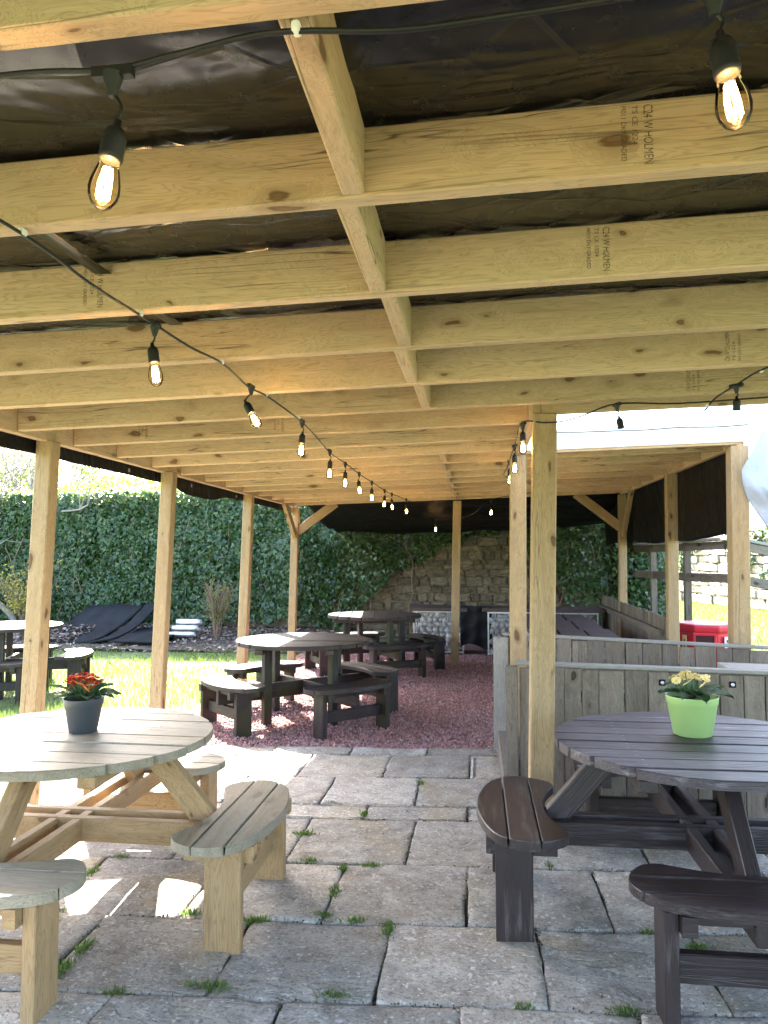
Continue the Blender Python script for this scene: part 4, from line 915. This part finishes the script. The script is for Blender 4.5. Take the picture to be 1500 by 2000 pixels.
# rubber mats, curved panel and rolled sheeting by the wall
def panel(name, label, fn, mat, cat, th=.03):
    o = sheet(name, fn, 24, 12, mat, None, None, th); tag(o, label, cat); return o
panel('curved_panel', 'black curved panel propped up against the ivy behind the first post', lambda u, v: np.stack([-7.35+1.05*u+.62*v, 11.75+.85*v-.12*u, .06+.50*v**1.7+.05*np.sin(u*3)*v+.035*wavy(u*3, v*3, 97)], -1), 'rubber', 'panel')
panel('curved_panel', 'narrow black curved strip leaning beside the larger curved panel', lambda u, v: np.stack([-6.22+.24*u+.60*v, 11.6+.85*v, .05+.55*v**1.9+.03*u+.02*wavy(u*2, v*4, 98)], -1), 'rubber', 'panel')
panel('rubber_mat', 'flat black mat lying in the leaves left of the second post', lambda u, v: np.stack([-5.78+.78*u+.16*v, 11.55+.75*v, .07+.15*v+.025*wavy(u*3, v*3, 99)], -1), 'rubber', 'mat')
for i, (x, y, z, L, r, lab) in enumerate([(-4.76, 12.25, .33, .42, .055, 'topmost grey metal roll of the small heap by the second post'), (-4.78, 12.14, .24, .44, .05, 'middle grey metal roll of the small heap by the second post'), (-4.80, 12.02, .155, .46, .04, 'lowest grey metal roll of the small heap by the second post')]):
    o = obj('metal_roll', lathe_me('metal_roll', [(r*.75, -L/2), (r, -L/2), (r*1.02, -L/4), (r*.98, 0), (r*1.02, L/4), (r, L/2), (r*.75, L/2), (r*.72, L/2-.05)], 20, False), 'galv', None, (x, y, z), (0, math.pi/2, .08-.05*i), True); tag(o, lab, 'metal roll', 'metal rolls by the wall')

# ------------------------------------------------------------------ stone filled baskets
def cob(seed):
    r = random.Random(seed); bm = bmesh.new(); bmesh.ops.create_icosphere(bm, subdivisions=2, radius=.5); ax = (r.uniform(.9, 1.25), r.uniform(.8, 1.1), r.uniform(.62, .9)); o = Vector((r.random()*9, r.random()*9, 0))
    for v in bm.verts:
        n_ = .10*math.sin(v.co.x*5+o.x)+.08*math.sin(v.co.y*6+o.y)+.06*math.sin(v.co.z*7+o.x); v.co = Vector((v.co.x*ax[0], v.co.y*ax[1], v.co.z*ax[2]))*(1+n_)
    me = bpy.data.meshes.new('cobble'); bm.to_mesh(me); bm.free(); me.materials.append(M['cobble']); me.shade_smooth(); return me
cobs = [cob(s) for s in range(8)]
def gabion(label, x0, x1, y0, depth, h, top_over=.06, tiles=1, side='front', tile_rows=1, stones=True):
    t = empty('gabion_bench', ((x0+x1)/2, y0, 0), 0, label, 'gabion'); w = x1-x0
    bm = bmesh.new()
    def bx(c, s): r = bmesh.ops.create_cube(bm, size=1); bmesh.ops.scale(bm, vec=s, verts=r['verts']); bmesh.ops.translate(bm, verts=r['verts'], vec=c)
    for sx in (-1, 1):
        for yy in (0, depth): bx((sx*w/2, yy, h/2), (.022, .022, h))
        bx((sx*w/2, depth/2, h-.011), (.021, depth, .020))
    for zz in (.015, h-.011): bx((0, 0, zz), (w, .021, .021)); bx((0, depth, zz), (w, .021, .021))
    fr = obj('basket_frame', bm, 'galv', t)
    V, Fc = [], []
    for k in range(1, int(w/.1)): tube_np([(-w/2+k*.1, .002, 0), (-w/2+k*.1, .002, h)], .0017, 4, V, Fc)
    for k in range(1, int(h/.1)): tube_np([(-w/2, .004, k*.1), (w/2, .004, k*.1)], .0017, 4, V, Fc)
    obj('wire_mesh', mesh_np('wire_mesh', V, Fc), 'galv', fr)
    box('fill_core', (0, depth/2+.03, h/2), (w-.12, depth-.08, h-.06), 'cobble', t).name = 'stone_core'  # one solid block behind the cobbles in place of the inner stones
    z = .05; r_ = 0
    while z < h-.03:
        x = -w/2+.05+(.04 if r_ % 2 else 0)
        while x < w/2-.03:
            s = random.uniform(.075, .115); o = obj('cobble', random.choice(cobs), None, t, (x, random.uniform(.035, .07), z+random.uniform(-.012, .012)), tuple(random.uniform(0, 6) if q == 1 else random.uniform(-.5, .5) for q in range(3))); o.scale = (s, s, s); x += s*.93
        z += .073; r_ += 1
    if side == 'left':
        z = .05
        while z < h-.03:
            y = .1
            while y < depth: s = random.uniform(.08, .115); o = obj('cobble', random.choice(cobs), None, t, (-w/2+.05, y, z), (random.uniform(0, 6), 0, random.uniform(0, 6))); o.scale = (s, s, s); y += s*.95
            z += .08
    tw = (w+2*top_over)/tiles; td = (depth+.14)/tile_rows
    for i in range(tiles):
        for j in range(tile_rows):
            box('top_tile', (-w/2-top_over+tw*(i+.5), -.07+td*(j+.5), h+.026+random.uniform(0, .004)), (tw-.02, td-.03, .05), 'tile', t, (random.uniform(.0, .02) if tile_rows == 1 else random.uniform(.025, .05), random.uniform(-.01, .01), random.uniform(-.008, .008)))
    return t
gabion('stone filled wire bench with brown top left of the back centre post', -.93, -.20, 11.35, .5, .62, .07, 1)
gabion('stone filled wire bench with brown top seen just left of the doubled posts', .17, 1.0, 11.25, .5, .62, .10, 1)
gabion('stone filled wire bench with brown top in the far right corner', 1.12, 1.72, 11.2, .5, .62, .10, 1)
gabion('long stone filled bench with brown tiled top behind the plank fence', .60, 1.34, 7.3, 3.0, .60, .05, 3, 'left', 3)
def drape(u, v):
    X = -.24+.46*u; Z = .70*(1-v)+.10*v+.05*np.sin(u*5)*v; Y = 11.34-.02*np.sin(u*14+v*2)-.05*v+.012*np.sin(v*15+u*9)
    return np.stack([X, Y, Z], -1)
sheet('plastic_sheet', drape, 30, 30, 'rubber', 'crumpled black plastic sheet hung between the two stone filled benches')
